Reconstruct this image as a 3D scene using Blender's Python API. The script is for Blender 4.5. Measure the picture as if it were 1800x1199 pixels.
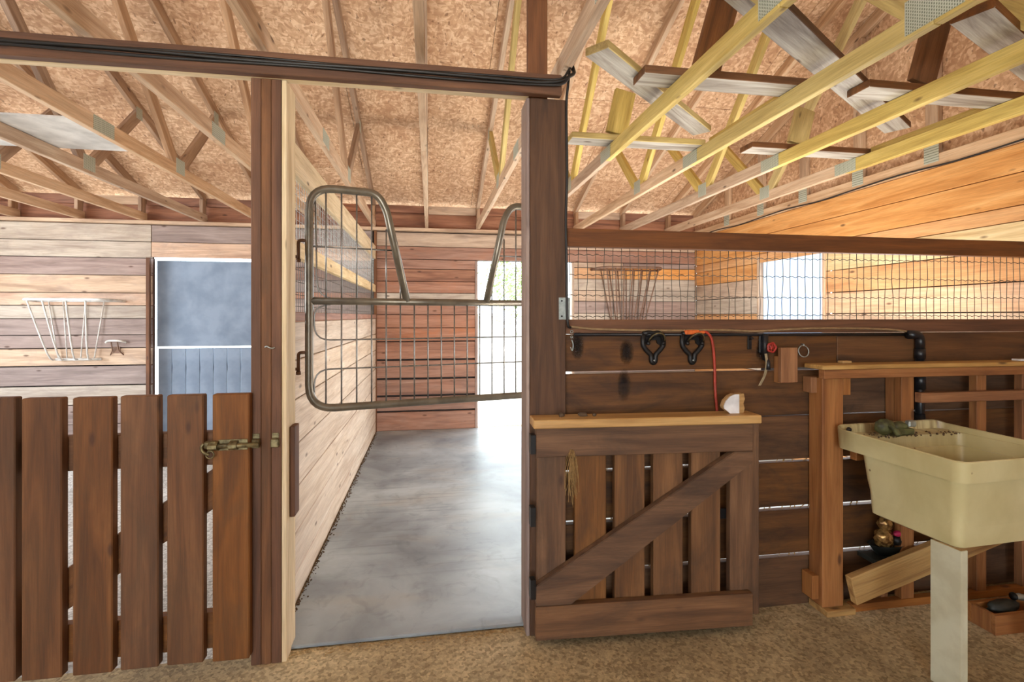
import bpy, bmesh, math, random
from mathutils import Vector, Matrix
random.seed(7)
C = bpy.context.scene.collection
for o in list(bpy.data.objects): bpy.data.objects.remove(o)

# ------------------------------------------------------------------ camera
F = 882.0; YAW = math.radians(9.27); EYE = 1.38; HZ = 556.0
SN, CN = math.sin(YAW), math.cos(YAW)
cam = bpy.data.cameras.new('camera'); co = bpy.data.objects.new('camera', cam); C.objects.link(co)
co.location = (0, 0, EYE); co.rotation_euler = (math.pi/2, 0, -YAW)
cam.sensor_width = 36; cam.lens = F/1800*36; cam.shift_y = -(599.5-HZ)/1800; cam.clip_start = .02
bpy.context.scene.camera = co
def X_(u, Y):                       # world X of photo column u at depth Y
    t = u-900; return Y*(F*SN+t*CN)/(F*CN-t*SN)
def Y_(u, X):
    t = u-900; return X*(F*CN-t*SN)/(F*SN+t*CN)
def Z_(v, X, Y): return EYE+(HZ-v)/F*(X*SN+Y*CN)
def Zu(u, v, Y): return Z_(v, X_(u, Y), Y)

# ------------------------------------------------------------------ world, sun, lamps, exposure
W = bpy.data.worlds.new('sky'); bpy.context.scene.world = W; W.use_nodes = True
bg = W.node_tree.nodes['Background']; bg.inputs[0].default_value = (.80, .90, 1.0, 1); bg.inputs[1].default_value = 7.0
def lamp(name, kind, loc, rot, energy, color, size=None, sy=None):
    l = bpy.data.lights.new(name, kind); l.energy = energy; l.color = color
    if kind == 'AREA':
        l.shape = 'RECTANGLE'; l.size = size; l.size_y = sy or size
    elif kind == 'POINT': l.shadow_soft_size = size or .05
    elif kind == 'SUN': l.angle = size or .01
    o = bpy.data.objects.new(name, l); C.objects.link(o); o.location = loc; o.rotation_euler = rot
    return o
R = math.radians
lamp('sun', 'SUN', (0, 0, 10), (R(38), 0, R(62)), 10.0, (1, .95, .86), .02)
lamp('side_window_daylight', 'AREA', (-5.15, 4.2, 1.5), (0, R(-80), 0), 62, (.95, .97, 1), 1.4, 2.0)
lamp('barn_door_fill', 'AREA', (-1.2, -3.8, 1.6), (R(84), 0, 0), 30, (1, .92, .78), 2.4, 2.2)  # unseen fill standing in for daylight from the front opening
lamp('aisle_fill', 'AREA', (-.9, -.5, 1.5), (R(152), 0, R(-52)), 46, (1, .93, .78), .5, .5)  # added out of view, aimed up to brighten the trusses and ceiling
lamp('right_stall_fill', 'AREA', (2.1, 2.5, .5), (R(135), 0, 0), 48, (1, .90, .76), 1.6, .5)  # added fill hidden behind the planks, lights ceiling and back wall
lamp('partition_fill', 'AREA', (2.0, 2.34, 1.15), (R(66), 0, 0), 44, (1, .96, .90), 1.8, .2)  # hidden added fill, turned down toward the stall floor
lamp('stall_side_fill', 'AREA', (3.2, 3.2, 1.1), (R(90), 0, R(80)), 34, (.92, .95, 1), .8, 1.2)  # added fill near the right wall, aimed across the stall
lamp('left_stall_fill', 'AREA', (-2.6, 2.5, .5), (R(140), 0, 0), 19, (1, .94, .86), 1.6, .5)  # unseen added fill, throws light up and back in the left stall
vs = bpy.context.scene.view_settings
vs.view_transform = 'Standard'; vs.look = 'None'; vs.gamma = 1; vs.use_curve_mapping = False; vs.exposure = 0.36

# ------------------------------------------------------------------ materials
def lin(c):
    return tuple(((x/255)/12.92 if x/255 <= .04045 else ((x/255+.055)/1.055)**2.4) for x in c)+(1,)
def newmat(name):
    m = bpy.data.materials.new(name); m.use_nodes = True
    nt = m.node_tree; return m, nt, nt.nodes, nt.links, nt.nodes['Principled BSDF']
def ramp(nodes, stops):
    r = nodes.new('ShaderNodeValToRGB'); e = r.color_ramp.elements
    while len(e) < len(stops): e.new(.5)
    for i, (p, c) in enumerate(stops): e[i].position = p; e[i].color = c
    return r
def mixc(nodes, links, fac, a, b, mode='MIX'):
    n = nodes.new('ShaderNodeMix'); n.data_type = 'RGBA'; n.blend_type = mode
    for sock, v in ((n.inputs[0], fac), (n.inputs[6], a), (n.inputs[7], b)):
        if hasattr(v, 'is_linked'): links.new(v, sock)
        else: sock.default_value = v
    return n.outputs[2]
def noise(nodes, links, vec, scale, detail=4, dist=0, rough=.55):
    n = nodes.new('ShaderNodeTexNoise'); n.inputs['Scale'].default_value = scale
    n.inputs['Detail'].default_value = detail; n.inputs['Distortion'].default_value = dist
    n.inputs['Roughness'].default_value = rough; links.new(vec, n.inputs['Vector']); return n.outputs['Fac']
def mapped(nodes, links, src, scale, rnd=True):
    mp = nodes.new('ShaderNodeMapping'); links.new(src, mp.inputs['Vector']); mp.inputs['Scale'].default_value = scale
    if rnd:
        oi = nodes.new('ShaderNodeObjectInfo'); mu = nodes.new('ShaderNodeMath'); mu.operation = 'MULTIPLY'
        mu.inputs[1].default_value = 37.0; links.new(oi.outputs['Random'], mu.inputs[0])
        cb = nodes.new('ShaderNodeCombineXYZ')
        for i in range(3): links.new(mu.outputs[0], cb.inputs[i])
        links.new(cb.outputs[0], mp.inputs['Location'])
    return mp.outputs[0]
WOODS = {}
def wood(name, light, base, dark, knot=(70, 42, 26), var=.16, stain=None, stain_amt=.5, rough=.72, knots=True, grain=.42):
    """planed lumber; grain runs along the board's own X axis"""
    if name in WOODS: return WOODS[name]
    m, nt, N, L, P = newmat(name)
    tc = N.new('ShaderNodeTexCoord').outputs['Object']
    v1 = mapped(N, L, tc, (1.1, 13, 13))
    n1 = noise(N, L, v1, 1.3, 5, .9)
    r = ramp(N, [(.28, lin(dark)), (.5, lin(base)), (.74, lin(light))]); L.new(n1, r.inputs[0])
    v2 = mapped(N, L, tc, (5, 120, 120))
    n2 = noise(N, L, v2, 1.5, 3, .2)
    r2 = ramp(N, [(.32, (1-.5*grain,)*3+(1,)), (.64, (1.0,)*3+(1,))]); L.new(n2, r2.inputs[0])
    col = mixc(N, L, 1.0, r.outputs[0], r2.outputs[0], 'MULTIPLY')
    if knots:
        v3 = mapped(N, L, tc, (3.4, 9, 9))
        vo = N.new('ShaderNodeTexVoronoi'); vo.inputs['Scale'].default_value = 1.0; L.new(v3, vo.inputs['Vector'])
        rk = ramp(N, [(.05, (1,)*4), (.12, (.0,)*3+(1,))]); L.new(vo.outputs['Distance'], rk.inputs[0])
        mk = N.new('ShaderNodeMath'); mk.operation = 'MULTIPLY'; mk.inputs[1].default_value = .8; L.new(rk.outputs[0], mk.inputs[0])
        col = mixc(N, L, mk.outputs[0], col, lin(knot))
    if stain:
        v4 = mapped(N, L, tc, (1.2, 3, 3)); n4 = noise(N, L, v4, 1.9, 9, .8, .68)
        rs = ramp(N, [(.48, (0, 0, 0, 1)), (.68, (stain_amt,)*3+(1,))]); L.new(n4, rs.inputs[0])
        col = mixc(N, L, rs.outputs[0], col, lin(stain))
    oi = N.new('ShaderNodeObjectInfo'); hs = N.new('ShaderNodeHueSaturation')
    mr = N.new('ShaderNodeMapRange'); mr.inputs['To Min'].default_value = 1-var; mr.inputs['To Max'].default_value = 1+var*.7
    L.new(oi.outputs['Random'], mr.inputs['Value']); L.new(mr.outputs[0], hs.inputs['Value'])
    mr2 = N.new('ShaderNodeMapRange'); mr2.inputs['To Min'].default_value = .88; mr2.inputs['To Max'].default_value = 1.1
    L.new(oi.outputs['Random'], mr2.inputs['Value']); L.new(mr2.outputs[0], hs.inputs['Saturation'])
    L.new(col, hs.inputs['Color']); L.new(hs.outputs[0], P.inputs['Base Color'])
    P.inputs['Roughness'].default_value = rough
    b = N.new('ShaderNodeBump'); b.inputs['Strength'].default_value = .25; b.inputs['Distance'].default_value = .004
    L.new(n2, b.inputs['Height']); L.new(b.outputs[0], P.inputs['Normal'])
    WOODS[name] = m; return m
def plain(name, col, rough=.5, metal=0, var=.15, scale=18, col2=None):
    m, nt, N, L, P = newmat(name)
    tc = N.new('ShaderNodeTexCoord').outputs['Object']
    n1 = noise(N, L, tc, scale, 5, .2)
    c2 = lin(col2) if col2 else tuple(x*(1-var*2) for x in lin(col)[:3])+(1,)
    r = ramp(N, [(.38, c2), (.6, lin(col))]); L.new(n1, r.inputs[0]); L.new(r.outputs[0], P.inputs['Base Color'])
    P.inputs['Roughness'].default_value = rough; P.inputs['Metallic'].default_value = metal
    return m
# lumber kinds
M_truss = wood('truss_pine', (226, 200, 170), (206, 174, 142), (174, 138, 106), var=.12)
M_trusslit = wood('truss_pine_lamplit', (222, 200, 132), (204, 180, 110), (172, 146, 84), var=.12)  # truss pine with the lamp's yellow light put into its colour
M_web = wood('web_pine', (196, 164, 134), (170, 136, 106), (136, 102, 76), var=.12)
M_oldgrey = wood('weathered_board', (196, 192, 182), (168, 160, 148), (112, 98, 86), var=.1)
M_dark = wood('dark_stained_plank', (120, 82, 46), (98, 64, 34), (68, 43, 23), var=.10, stain=(34, 25, 20), stain_amt=.65)
M_post = wood('post_brown', (132, 86, 52), (108, 68, 40), (80, 49, 29), var=.1)
M_jamb = wood('pale_jamb', (236, 214, 176), (220, 196, 154), (190, 160, 118), var=.06)
M_shaft = wood('grey_brown_post', (104, 76, 56), (84, 59, 42), (60, 42, 30), var=.02)
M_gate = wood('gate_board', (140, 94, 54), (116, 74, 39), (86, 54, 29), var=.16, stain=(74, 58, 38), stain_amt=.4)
M_door = wood('dutch_door_board', (140, 98, 60), (114, 77, 44), (84, 55, 32), var=.12, stain=(58, 44, 32), stain_amt=.5)
M_ledge = wood('new_ledge_pine', (212, 174, 120), (192, 152, 98), (164, 122, 74), var=.05, rough=.5)
M_bench = wood('bench_pine', (180, 124, 72), (154, 100, 54), (118, 72, 38), var=.12)
M_benchtop = wood('bench_top_pine', (206, 170, 110), (186, 146, 88), (140, 100, 58), var=.08)
M_stallwall = wood('pale_stall_plank', (232, 214, 192), (216, 194, 168), (186, 158, 130), var=.07, stain=(190, 168, 148), stain_amt=.5)
M_orange = wood('warm_wall_plank', (228, 178, 124), (214, 158, 102), (188, 130, 78), var=.10)
M_redcen = wood('red_brown_plank', (180, 140, 120), (160, 118, 98), (126, 88, 72), var=.2, stain=(178, 108, 66), stain_amt=.35)
M_fascia = wood('red_blocking', (178, 126, 94), (152, 100, 72), (112, 70, 50), var=.15)
M_lp = [wood('plank_tone_'+n, *c, var=.08, stain=(138, 122, 114), stain_amt=.45) for n, c in {
    'ash': ((208, 196, 180), (190, 176, 160), (156, 140, 126)),
    'mauve': ((176, 156, 146), (156, 136, 128), (124, 104, 98)),
    'tan': ((216, 190, 164), (198, 170, 144), (160, 132, 110)),
    'peach': ((232, 196, 166), (216, 176, 144), (180, 140, 112))}.items()]
ASH, MAUVE, TAN, PEACH = M_lp
M_blue = plain('blue_grey_paint', (134, 150, 170), .6, scale=3.5, col2=(114, 130, 150))
M_galv = plain('galvanised_steel', (176, 184, 180), .42, .6, scale=40)
M_tube = plain('olive_brown_tube', (124, 116, 102), .35, .55, scale=12)
M_wire = plain('gate_wire', (140, 138, 134), .35, .7, scale=30)
M_netwire = plain('fence_wire', (98, 92, 84), .5, .5, scale=30)
M_white_tube = plain('white_tube', (226, 224, 218), .35, .1, scale=12)
M_rust_tube = plain('rusty_tube', (130, 100, 82), .6, .3, scale=25)
M_black = plain('black_iron', (30, 29, 30), .45, .3, scale=30)
M_abs = plain('black_pipe', (28, 29, 34), .35, 0, scale=30)
M_cable = plain('black_cable', (26, 23, 22), .5, 0, scale=30)
M_tancable = plain('tan_cable', (150, 122, 88), .6, 0, scale=30)
M_red = plain('red_cord', (172, 60, 42), .5, 0, scale=30)
M_orangeplug = plain('orange_plastic', (222, 110, 48), .5, 0, scale=30)
M_brass = plain('dirty_latch_metal', (134, 122, 86), .45, .6, scale=45, col2=(84, 74, 50))
M_redhandle = plain('red_handle', (170, 52, 44), .4, 0, scale=40)
M_strap = plain('pale_strap', (176, 160, 128), .7, 0, scale=40)
M_whitebit = plain('white_laminate', (232, 232, 234), .4, 0, scale=10)
M_hay = plain('dry_hay', (168, 134, 84), .9, 0, scale=60)
M_dirt = plain('dirt_crumb', (92, 74, 56), .95, 0, scale=60)
M_glassy = plain('pale_panel', (214, 212, 208), .7, 0, scale=5)
M_algae = plain('mossy_faucet', (98, 102, 62), .6, .1, scale=22, col2=(60, 58, 40))
M_foil = plain('gold_foil', (196, 156, 96), .25, .6, scale=50, col2=(110, 80, 50))
M_pink = plain('pink_plastic', (190, 40, 90), .4, 0, scale=30)
M_darktub = plain('dark_tub', (42, 46, 42), .5, 0, scale=20)
M_paintleg = plain('painted_leg', (206, 204, 178), .5, 0, scale=9, col2=(190, 186, 158))
M_leaf = plain('leaf_green', (128, 158, 92), .6, 0, scale=4)
M_bark = plain('bark', (120, 104, 88), .9, 0, scale=12)
M_pale = plain('pale_siding', (214, 216, 214), .8, 0, scale=3)
def mat_osb():
    m, nt, N, L, P = newmat('osb_sheathing')
    tc = N.new('ShaderNodeTexCoord').outputs['Object']
    src = mapped(N, L, tc, (1, 1, 1))
    nz = N.new('ShaderNodeTexNoise'); nz.inputs['Scale'].default_value = 5; L.new(src, nz.inputs['Vector'])
    ad = N.new('ShaderNodeVectorMath'); ad.operation = 'MULTIPLY_ADD'; L.new(nz.outputs['Color'], ad.inputs[0])
    ad.inputs[1].default_value = (.15, .15, .15); L.new(src, ad.inputs[2])
    def flakes(sc, rot):
        mp = N.new('ShaderNodeMapping'); mp.inputs['Rotation'].default_value = (0, 0, rot); mp.inputs['Scale'].default_value = sc
        L.new(ad.outputs[0], mp.inputs['Vector'])
        vo = N.new('ShaderNodeTexVoronoi'); vo.inputs['Scale'].default_value = 1; L.new(mp.outputs[0], vo.inputs['Vector'])
        bw = N.new('ShaderNodeSeparateColor'); L.new(vo.outputs['Color'], bw.inputs[0]); return bw.outputs[0]
    a = flakes((24, 56, 40), .4); b = flakes((56, 26, 40), -.5)
    mx = N.new('ShaderNodeMath'); mx.operation = 'ADD'; L.new(a, mx.inputs[0]); L.new(b, mx.inputs[1])
    mh = N.new('ShaderNodeMath'); mh.operation = 'MULTIPLY'; mh.inputs[1].default_value = .5; L.new(mx.outputs[0], mh.inputs[0])
    r = ramp(N, [(.15, lin((190, 150, 116))), (.5, lin((212, 174, 138))), (.85, lin((238, 208, 174)))]); L.new(mh.outputs[0], r.inputs[0])
    c = flakes((95, 46, 50), .9)
    r2 = ramp(N, [(.975, (0, 0, 0, 1)), (.99, (.6,)*3+(1,))]); L.new(c, r2.inputs[0])
    col = mixc(N, L, r2.outputs[0], r.outputs[0], lin((104, 66, 42)))
    n3 = noise(N, L, src, 1.4, 3)
    r3 = ramp(N, [(.35, (.86, .80, .76, 1)), (.65, (1, 1, 1, 1))]); L.new(n3, r3.inputs[0])
    col = mixc(N, L, 1.0, col, r3.outputs[0], 'MULTIPLY')
    L.new(col, P.inputs['Base Color']); P.inputs['Roughness'].default_value = .8
    bp = N.new('ShaderNodeBump'); bp.inputs['Strength'].default_value = .2; bp.inputs['Distance'].default_value = .003
    L.new(mh.outputs[0], bp.inputs['Height']); L.new(bp.outputs[0], P.inputs['Normal'])
    return m
M_osb = mat_osb()
def mat_floor(name, a, b, c, speck=True, rough=.85, bump=.5):
    m, nt, N, L, P = newmat(name)
    tc = N.new('ShaderNodeTexCoord').outputs['Object']
    n1 = noise(N, L, tc, 1.7, 6, .4); n2 = noise(N, L, tc, 130, 3)
    r = ramp(N, [(.32, lin(a)), (.5, lin(b)), (.7, lin(c))]); L.new(n1, r.inputs[0])
    col = r.outputs[0]
    if speck:
        vo = N.new('ShaderNodeTexVoronoi'); vo.inputs['Scale'].default_value = 85; L.new(tc, vo.inputs['Vector'])
        sp = N.new('ShaderNodeSeparateColor'); L.new(vo.outputs['Color'], sp.inputs[0])
        r2 = ramp(N, [(0, (.60, .57, .52, 1)), (.45, (.93, .92, .90, 1)), (1, (1.25, 1.23, 1.18, 1))]); L.new(sp.outputs[0], r2.inputs[0])
        col = mixc(N, L, 1.0, col, r2.outputs[0], 'MULTIPLY')
    r3 = ramp(N, [(.3, (.84,)*3+(1,)), (.6, (1,)*4)]); L.new(n2, r3.inputs[0])
    col = mixc(N, L, 1.0, col, r3.outputs[0], 'MULTIPLY')
    L.new(col, P.inputs['Base Color']); P.inputs['Roughness'].default_value = rough
    bp = N.new('ShaderNodeBump'); bp.inputs['Strength'].default_value = bump; bp.inputs['Distance'].default_value = .004
    L.new(n2, bp.inputs['Height']); L.new(bp.outputs[0], P.inputs['Normal'])
    return m
M_floor = mat_floor('exposed_aggregate_concrete', (148, 130, 98), (178, 160, 124), (204, 188, 152))
M_ground = mat_floor('pale_gravel', (196, 192, 182), (214, 212, 204), (232, 230, 224))
def mat_mat():
    m, nt, N, L, P = newmat('rubber_stall_mat')
    tc = N.new('ShaderNodeTexCoord').outputs['Object']
    n1 = noise(N, L, tc, 1.6, 7, .5); r = ramp(N, [(.30, lin((104, 110, 116))), (.48, lin((138, 147, 152))), (.66, lin((168, 178, 182)))]); L.new(n1, r.inputs[0])
    mp = N.new('ShaderNodeMapping'); mp.inputs['Scale'].default_value = (2.2, .5, 1); mp.inputs['Location'].default_value = (3, 1, 0); L.new(tc, mp.inputs['Vector'])
    n2 = noise(N, L, mp.outputs[0], 1.6, 5, .8)
    r2 = ramp(N, [(.5, (0, 0, 0, 1)), (.72, (.45,)*3+(1,))]); L.new(n2, r2.inputs[0])
    col = mixc(N, L, r2.outputs[0], r.outputs[0], lin((166, 160, 146)))
    mp3 = N.new('ShaderNodeMapping'); mp3.inputs['Scale'].default_value = (26, .7, 1); L.new(tc, mp3.inputs['Vector'])
    n3 = noise(N, L, mp3.outputs[0], 1, 2); n3b = noise(N, L, tc, .9, 2)
    r3 = ramp(N, [(.36, (.80,)*3+(1,)), (.46, (1,)*4)]); L.new(n3, r3.inputs[0])
    r4 = ramp(N, [(.46, (0,)*3+(1,)), (.6, (1,)*4)]); L.new(n3b, r4.inputs[0])
    col = mixc(N, L, r4.outputs[0], col, mixc(N, L, 1.0, col, r3.outputs[0], 'MULTIPLY'))
    n5 = noise(N, L, tc, 9, 6, 1.2); r5 = ramp(N, [(.34, (.72,)*3+(1,)), (.46, (1,)*4)]); L.new(n5, r5.inputs[0])
    col = mixc(N, L, .55, col, mixc(N, L, 1.0, col, r5.outputs[0], 'MULTIPLY'))
    L.new(col, P.inputs['Base Color']); P.inputs['Roughness'].default_value = .42
    return m
M_mat = mat_mat()
def mat_plate():
    m, nt, N, L, P = newmat('toothed_plate_steel')
    tc = N.new('ShaderNodeTexCoord').outputs['Object']
    br = N.new('ShaderNodeTexBrick'); br.inputs['Scale'].default_value = 1
    mp = N.new('ShaderNodeMapping'); mp.inputs['Scale'].default_value = (1, 1, 1); mp.inputs['Rotation'].default_value = (0, 0, 1.5708); L.new(tc, mp.inputs['Vector'])
    L.new(mp.outputs[0], br.inputs['Vector'])
    br.inputs['Brick Width'].default_value = .012; br.inputs['Row Height'].default_value = .009
    br.inputs['Mortar Size'].default_value = .0022; br.inputs['Color1'].default_value = lin((112, 122, 106)); br.inputs['Color2'].default_value = lin((126, 134, 116))
    br.inputs['Mortar'].default_value = lin((190, 196, 182))
    L.new(br.outputs['Color'], P.inputs['Base Color']); P.inputs['Roughness'].default_value = .5; P.inputs['Metallic'].default_value = .25
    return m
M_plate = mat_plate()
def mat_sink():
    m, nt, N, L, P = newmat('stained_cream_plastic')
    tc = N.new('ShaderNodeTexCoord').outputs['Object']
    n1 = noise(N, L, tc, 3, 5, .4); r = ramp(N, [(.35, lin((186, 174, 126))), (.65, lin((210, 200, 154)))]); L.new(n1, r.inputs[0])
    vo = N.new('ShaderNodeTexVoronoi'); vo.inputs['Scale'].default_value = 17; L.new(tc, vo.inputs['Vector'])
    rk = ramp(N, [(.05, (.8,)*3+(1,)), (.11, (0,)*3+(1,))]); L.new(vo.outputs['Distance'], rk.inputs[0])
    n2 = noise(N, L, tc, 6, 3); rn = ramp(N, [(.55, (0,)*3+(1,)), (.6, (1,)*4)]); L.new(n2, rn.inputs[0])
    mm = N.new('ShaderNodeMath'); mm.operation = 'MULTIPLY'; L.new(rk.outputs[0], mm.inputs[0]); L.new(rn.outputs[0], mm.inputs[1])
    col = mixc(N, L, mm.outputs[0], r.outputs[0], lin((96, 66, 36)))
    # brown run-off stain in the back right corner and dirt on the faucet deck
    sep = N.new('ShaderNodeSeparateXYZ'); L.new(tc, sep.inputs[0])
    ds = []
    for ax, lo, hi in ((1, .14, .26), ):
        mr = N.new('ShaderNodeMapRange'); mr.inputs['From Min'].default_value = lo; mr.inputs['From Max'].default_value = hi
        L.new(sep.outputs[ax], mr.inputs['Value']); ds.append(mr.outputs[0])
    mp = N.new('ShaderNodeMapping'); mp.inputs['Scale'].default_value = (22, 6, 1.5); L.new(tc, mp.inputs['Vector'])
    n3 = noise(N, L, mp.outputs[0], 1, 4); r3 = ramp(N, [(.42, (0,)*3+(1,)), (.6, (.85,)*3+(1,))]); L.new(n3, r3.inputs[0])
    m3 = N.new('ShaderNodeMath'); m3.operation = 'MULTIPLY'; L.new(r3.outputs[0], m3.inputs[0]); L.new(ds[0], m3.inputs[1])
    col = mixc(N, L, m3.outputs[0], col, lin((112, 78, 40)))
    L.new(col, P.inputs['Base Color']); P.inputs['Roughness'].default_value = .35
    return m
M_sink = mat_sink()
def mat_pane():
    m, nt, N, L, P = newmat('frosted_pane')
    tr = N.new('ShaderNodeBsdfTranslucent'); tr.inputs[0].default_value = (.42, .47, .53, 1)
    df = N.new('ShaderNodeBsdfTransparent'); df.inputs[0].default_value = (.30, .33, .38, 1)
    mx = N.new('ShaderNodeMixShader'); mx.inputs[0].default_value = .5
    L.new(tr.outputs[0], mx.inputs[1]); L.new(df.outputs[0], mx.inputs[2]); L.new(mx.outputs[0], N['Material Output'].inputs[0]); return m
M_pane = mat_pane()

# ------------------------------------------------------------------ builders
WM = {}
def link(name, me, mat, parent=None, M=None, smooth=False):
    if mat and not me.materials: me.materials.append(mat)
    if smooth:
        for p in me.polygons: p.use_smooth = True
    o = bpy.data.objects.new(name, me); C.objects.link(o)
    M = M or Matrix.Identity(4)
    if parent:
        o.parent = parent; o.matrix_local = WM[parent.name].inverted() @ M
    else: o.matrix_local = M
    WM[o.name] = M.copy(); return o
def thing(name, loc, label=None, cat=None, group=None, struct=False):
    o = bpy.data.objects.new(name, None); C.objects.link(o); o.location = loc; o.empty_display_size = .1
    WM[o.name] = Matrix.Translation(Vector(loc))
    return tag(o, label, cat, group, struct)
def tag(o, label=None, cat=None, group=None, struct=False):
    if label: o['label'] = label
    if cat: o['category'] = cat
    if group: o['group'] = group
    if struct: o['kind'] = 'structure'
    return o
def bm_mesh(bm, name='m'):
    bmesh.ops.recalc_face_normals(bm, faces=bm.faces)
    me = bpy.data.meshes.new(name); bm.to_mesh(me); bm.free(); return me
def box_bm(dx, dy, dz, bev=0):
    bm = bmesh.new(); bmesh.ops.create_cube(bm, size=1); bmesh.ops.scale(bm, vec=(dx, dy, dz), verts=bm.verts)
    if bev: bmesh.ops.bevel(bm, geom=bm.edges[:], offset=min(bev, dx*.3, dy*.3, dz*.3), segments=1, affect='EDGES')
    return bm
BOXC = {}
def box(name, x0, x1, y0, y1, z0, z1, mat, parent=None, bev=.003, along=None):
    """axis aligned board; its grain axis is its longest side"""
    c = Vector(((x0+x1)/2, (y0+y1)/2, (z0+z1)/2)); d = [abs(x1-x0), abs(y1-y0), abs(z1-z0)]
    a = along if along is not None else d.index(max(d))
    ax = [Vector((1, 0, 0)), Vector((0, 1, 0)), Vector((0, 0, 1))]
    o3 = [a, (a+1) % 3, (a+2) % 3]
    M = Matrix.Identity(4)
    for j in range(3):
        for i in range(3): M[i][j] = ax[o3[j]][i]
    M.translation = c
    dims = tuple(round(d[k], 4) for k in o3)
    key = (dims, bev, mat.name)
    if key not in BOXC: BOXC[key] = bm_mesh(box_bm(*dims, bev), name)
    return link(name, BOXC[key], mat, parent, M)
def board(name, a, b, w, t, wdir, mat, parent=None, bev=.003, cut_a=0, cut_b=0):
    """board from a to b (centre line), width w along wdir, thickness t; cut_* shear the ends (metres over the width)"""
    a, b = Vector(a), Vector(b); L = (b-a).length; x = (b-a)/L
    wd = Vector(wdir); wd = (wd-x*wd.dot(x)).normalized(); z = x.cross(wd)
    M = Matrix(((x.x, wd.x, z.x, 0), (x.y, wd.y, z.y, 0), (x.z, wd.z, z.z, 0), (0, 0, 0, 1))); M.translation = (a+b)/2
    key = (round(L, 4), w, t, bev, cut_a, cut_b, mat.name)
    if key not in BOXC:
        bm = box_bm(L, w, t)
        for v in bm.verts:
            s = v.co.y/w*2
            v.co.x += (cut_b if v.co.x > 0 else cut_a)*s
        if bev: bmesh.ops.bevel(bm, geom=bm.edges[:], offset=bev, segments=1, affect='EDGES')
        BOXC[key] = bm_mesh(bm, name)
    return link(name, BOXC[key], mat, parent, M)
def centred(bm):
    xs = [v.co.copy() for v in bm.verts]
    c = Vector([(min(v[i] for v in xs)+max(v[i] for v in xs))/2 for i in range(3)])
    bmesh.ops.translate(bm, vec=-c, verts=bm.verts); return c
def worldmesh(name, bm, mat, parent=None, smooth=False):
    c = centred(bm); return link(name, bm_mesh(bm, name), mat, parent, Matrix.Translation(c), smooth)
def add_tube(bm, pts, r, seg=8, closed=False):
    pts = [Vector(p) for p in pts]; n = len(pts); rings = []; up = None
    for i, p in enumerate(pts):
        if closed: d = (pts[(i+1) % n]-pts[i-1]).normalized()
        else: d = (pts[min(i+1, n-1)]-pts[max(i-1, 0)]).normalized()
        if up is None:
            up = Vector((0, 0, 1)) if abs(d.z) < .9 else Vector((1, 0, 0))
        s = d.cross(up).normalized(); up = s.cross(d).normalized()
        rr = r[i] if isinstance(r, (list, tuple)) else r
        rings.append([bm.verts.new(p+(s*math.cos(t)+up*math.sin(t))*rr) for t in [k/seg*2*math.pi for k in range(seg)]])
    m = n if closed else n-1
    for i in range(m):
        A, B = rings[i], rings[(i+1) % n]
        for k in range(seg): bm.faces.new((A[k], A[(k+1) % seg], B[(k+1) % seg], B[k]))
    if not closed:
        bm.faces.new(rings[0][::-1]); bm.faces.new(rings[-1])
    return bm
def tube(name, pts, r, mat, parent=None, seg=8, closed=False):
    return worldmesh(name, add_tube(bmesh.new(), pts, r, seg, closed), mat, parent, True)
def smooth_path(pts, k=6):
    pts = [Vector(p) for p in pts]; out = []
    for i in range(len(pts)-1):
        p0, p1, p2, p3 = pts[max(i-1, 0)], pts[i], pts[i+1], pts[min(i+2, len(pts)-1)]
        for j in range(k):
            t = j/k
            out.append(.5*((2*p1)+(-p0+p2)*t+(2*p0-5*p1+4*p2-p3)*t*t+(-p0+3*p1-3*p2+p3)*t**3))
    out.append(pts[-1]); return out
def fillet(pts, r, k=6):
    """polyline with rounded corners"""
    pts = [Vector(p) for p in pts]; out = [pts[0]]
    for i in range(1, len(pts)-1):
        a, p, b = pts[i-1], pts[i], pts[i+1]; rr = r[i] if isinstance(r, dict) and i in r else (r if not isinstance(r, dict) else .05)
        rr = min(rr, (a-p).length*.49, (b-p).length*.49)
        s, e = p+(a-p).normalized()*rr, p+(b-p).normalized()*rr
        for j in range(k+1):
            t = j/k; out.append(s*(1-t)**2+p*2*t*(1-t)+e*t*t)
    out.append(pts[-1]); return out
def prism(name, poly, origin, ux, uy, thick, mat, parent=None, bev=0):
    """flat shape poly (2-D) in plane origin+ux*a+uy*b, extruded by thick along ux x uy"""
    ux, uy = Vector(ux), Vector(uy); n = ux.cross(uy)
    bm = bmesh.new(); lo = [bm.verts.new(Vector(origin)+ux*a+uy*b) for a, b in poly]; f = bm.faces.new(lo)
    r = bmesh.ops.extrude_face_region(bm, geom=[f]); vs_ = [g for g in r['geom'] if isinstance(g, bmesh.types.BMVert)]
    bmesh.ops.translate(bm, vec=n*thick, verts=vs_)
    if bev: bmesh.ops.bevel(bm, geom=bm.edges[:], offset=bev, segments=2, affect='EDGES')
    return worldmesh(name, bm, mat, parent)
def blob(name, c, r, mat, parent=None, sub=2, jit=.25, seed=0):
    rnd = random.Random(seed); bm = bmesh.new(); bmesh.ops.create_icosphere(bm, subdivisions=sub, radius=1)
    for v in bm.verts:
        s = 1+rnd.uniform(-jit, jit); v.co = Vector((v.co.x*r[0]*s, v.co.y*r[1]*s, v.co.z*r[2]*s))
    bmesh.ops.translate(bm, vec=Vector(c), verts=bm.verts); return worldmesh(name, bm, mat, parent, True)

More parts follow.
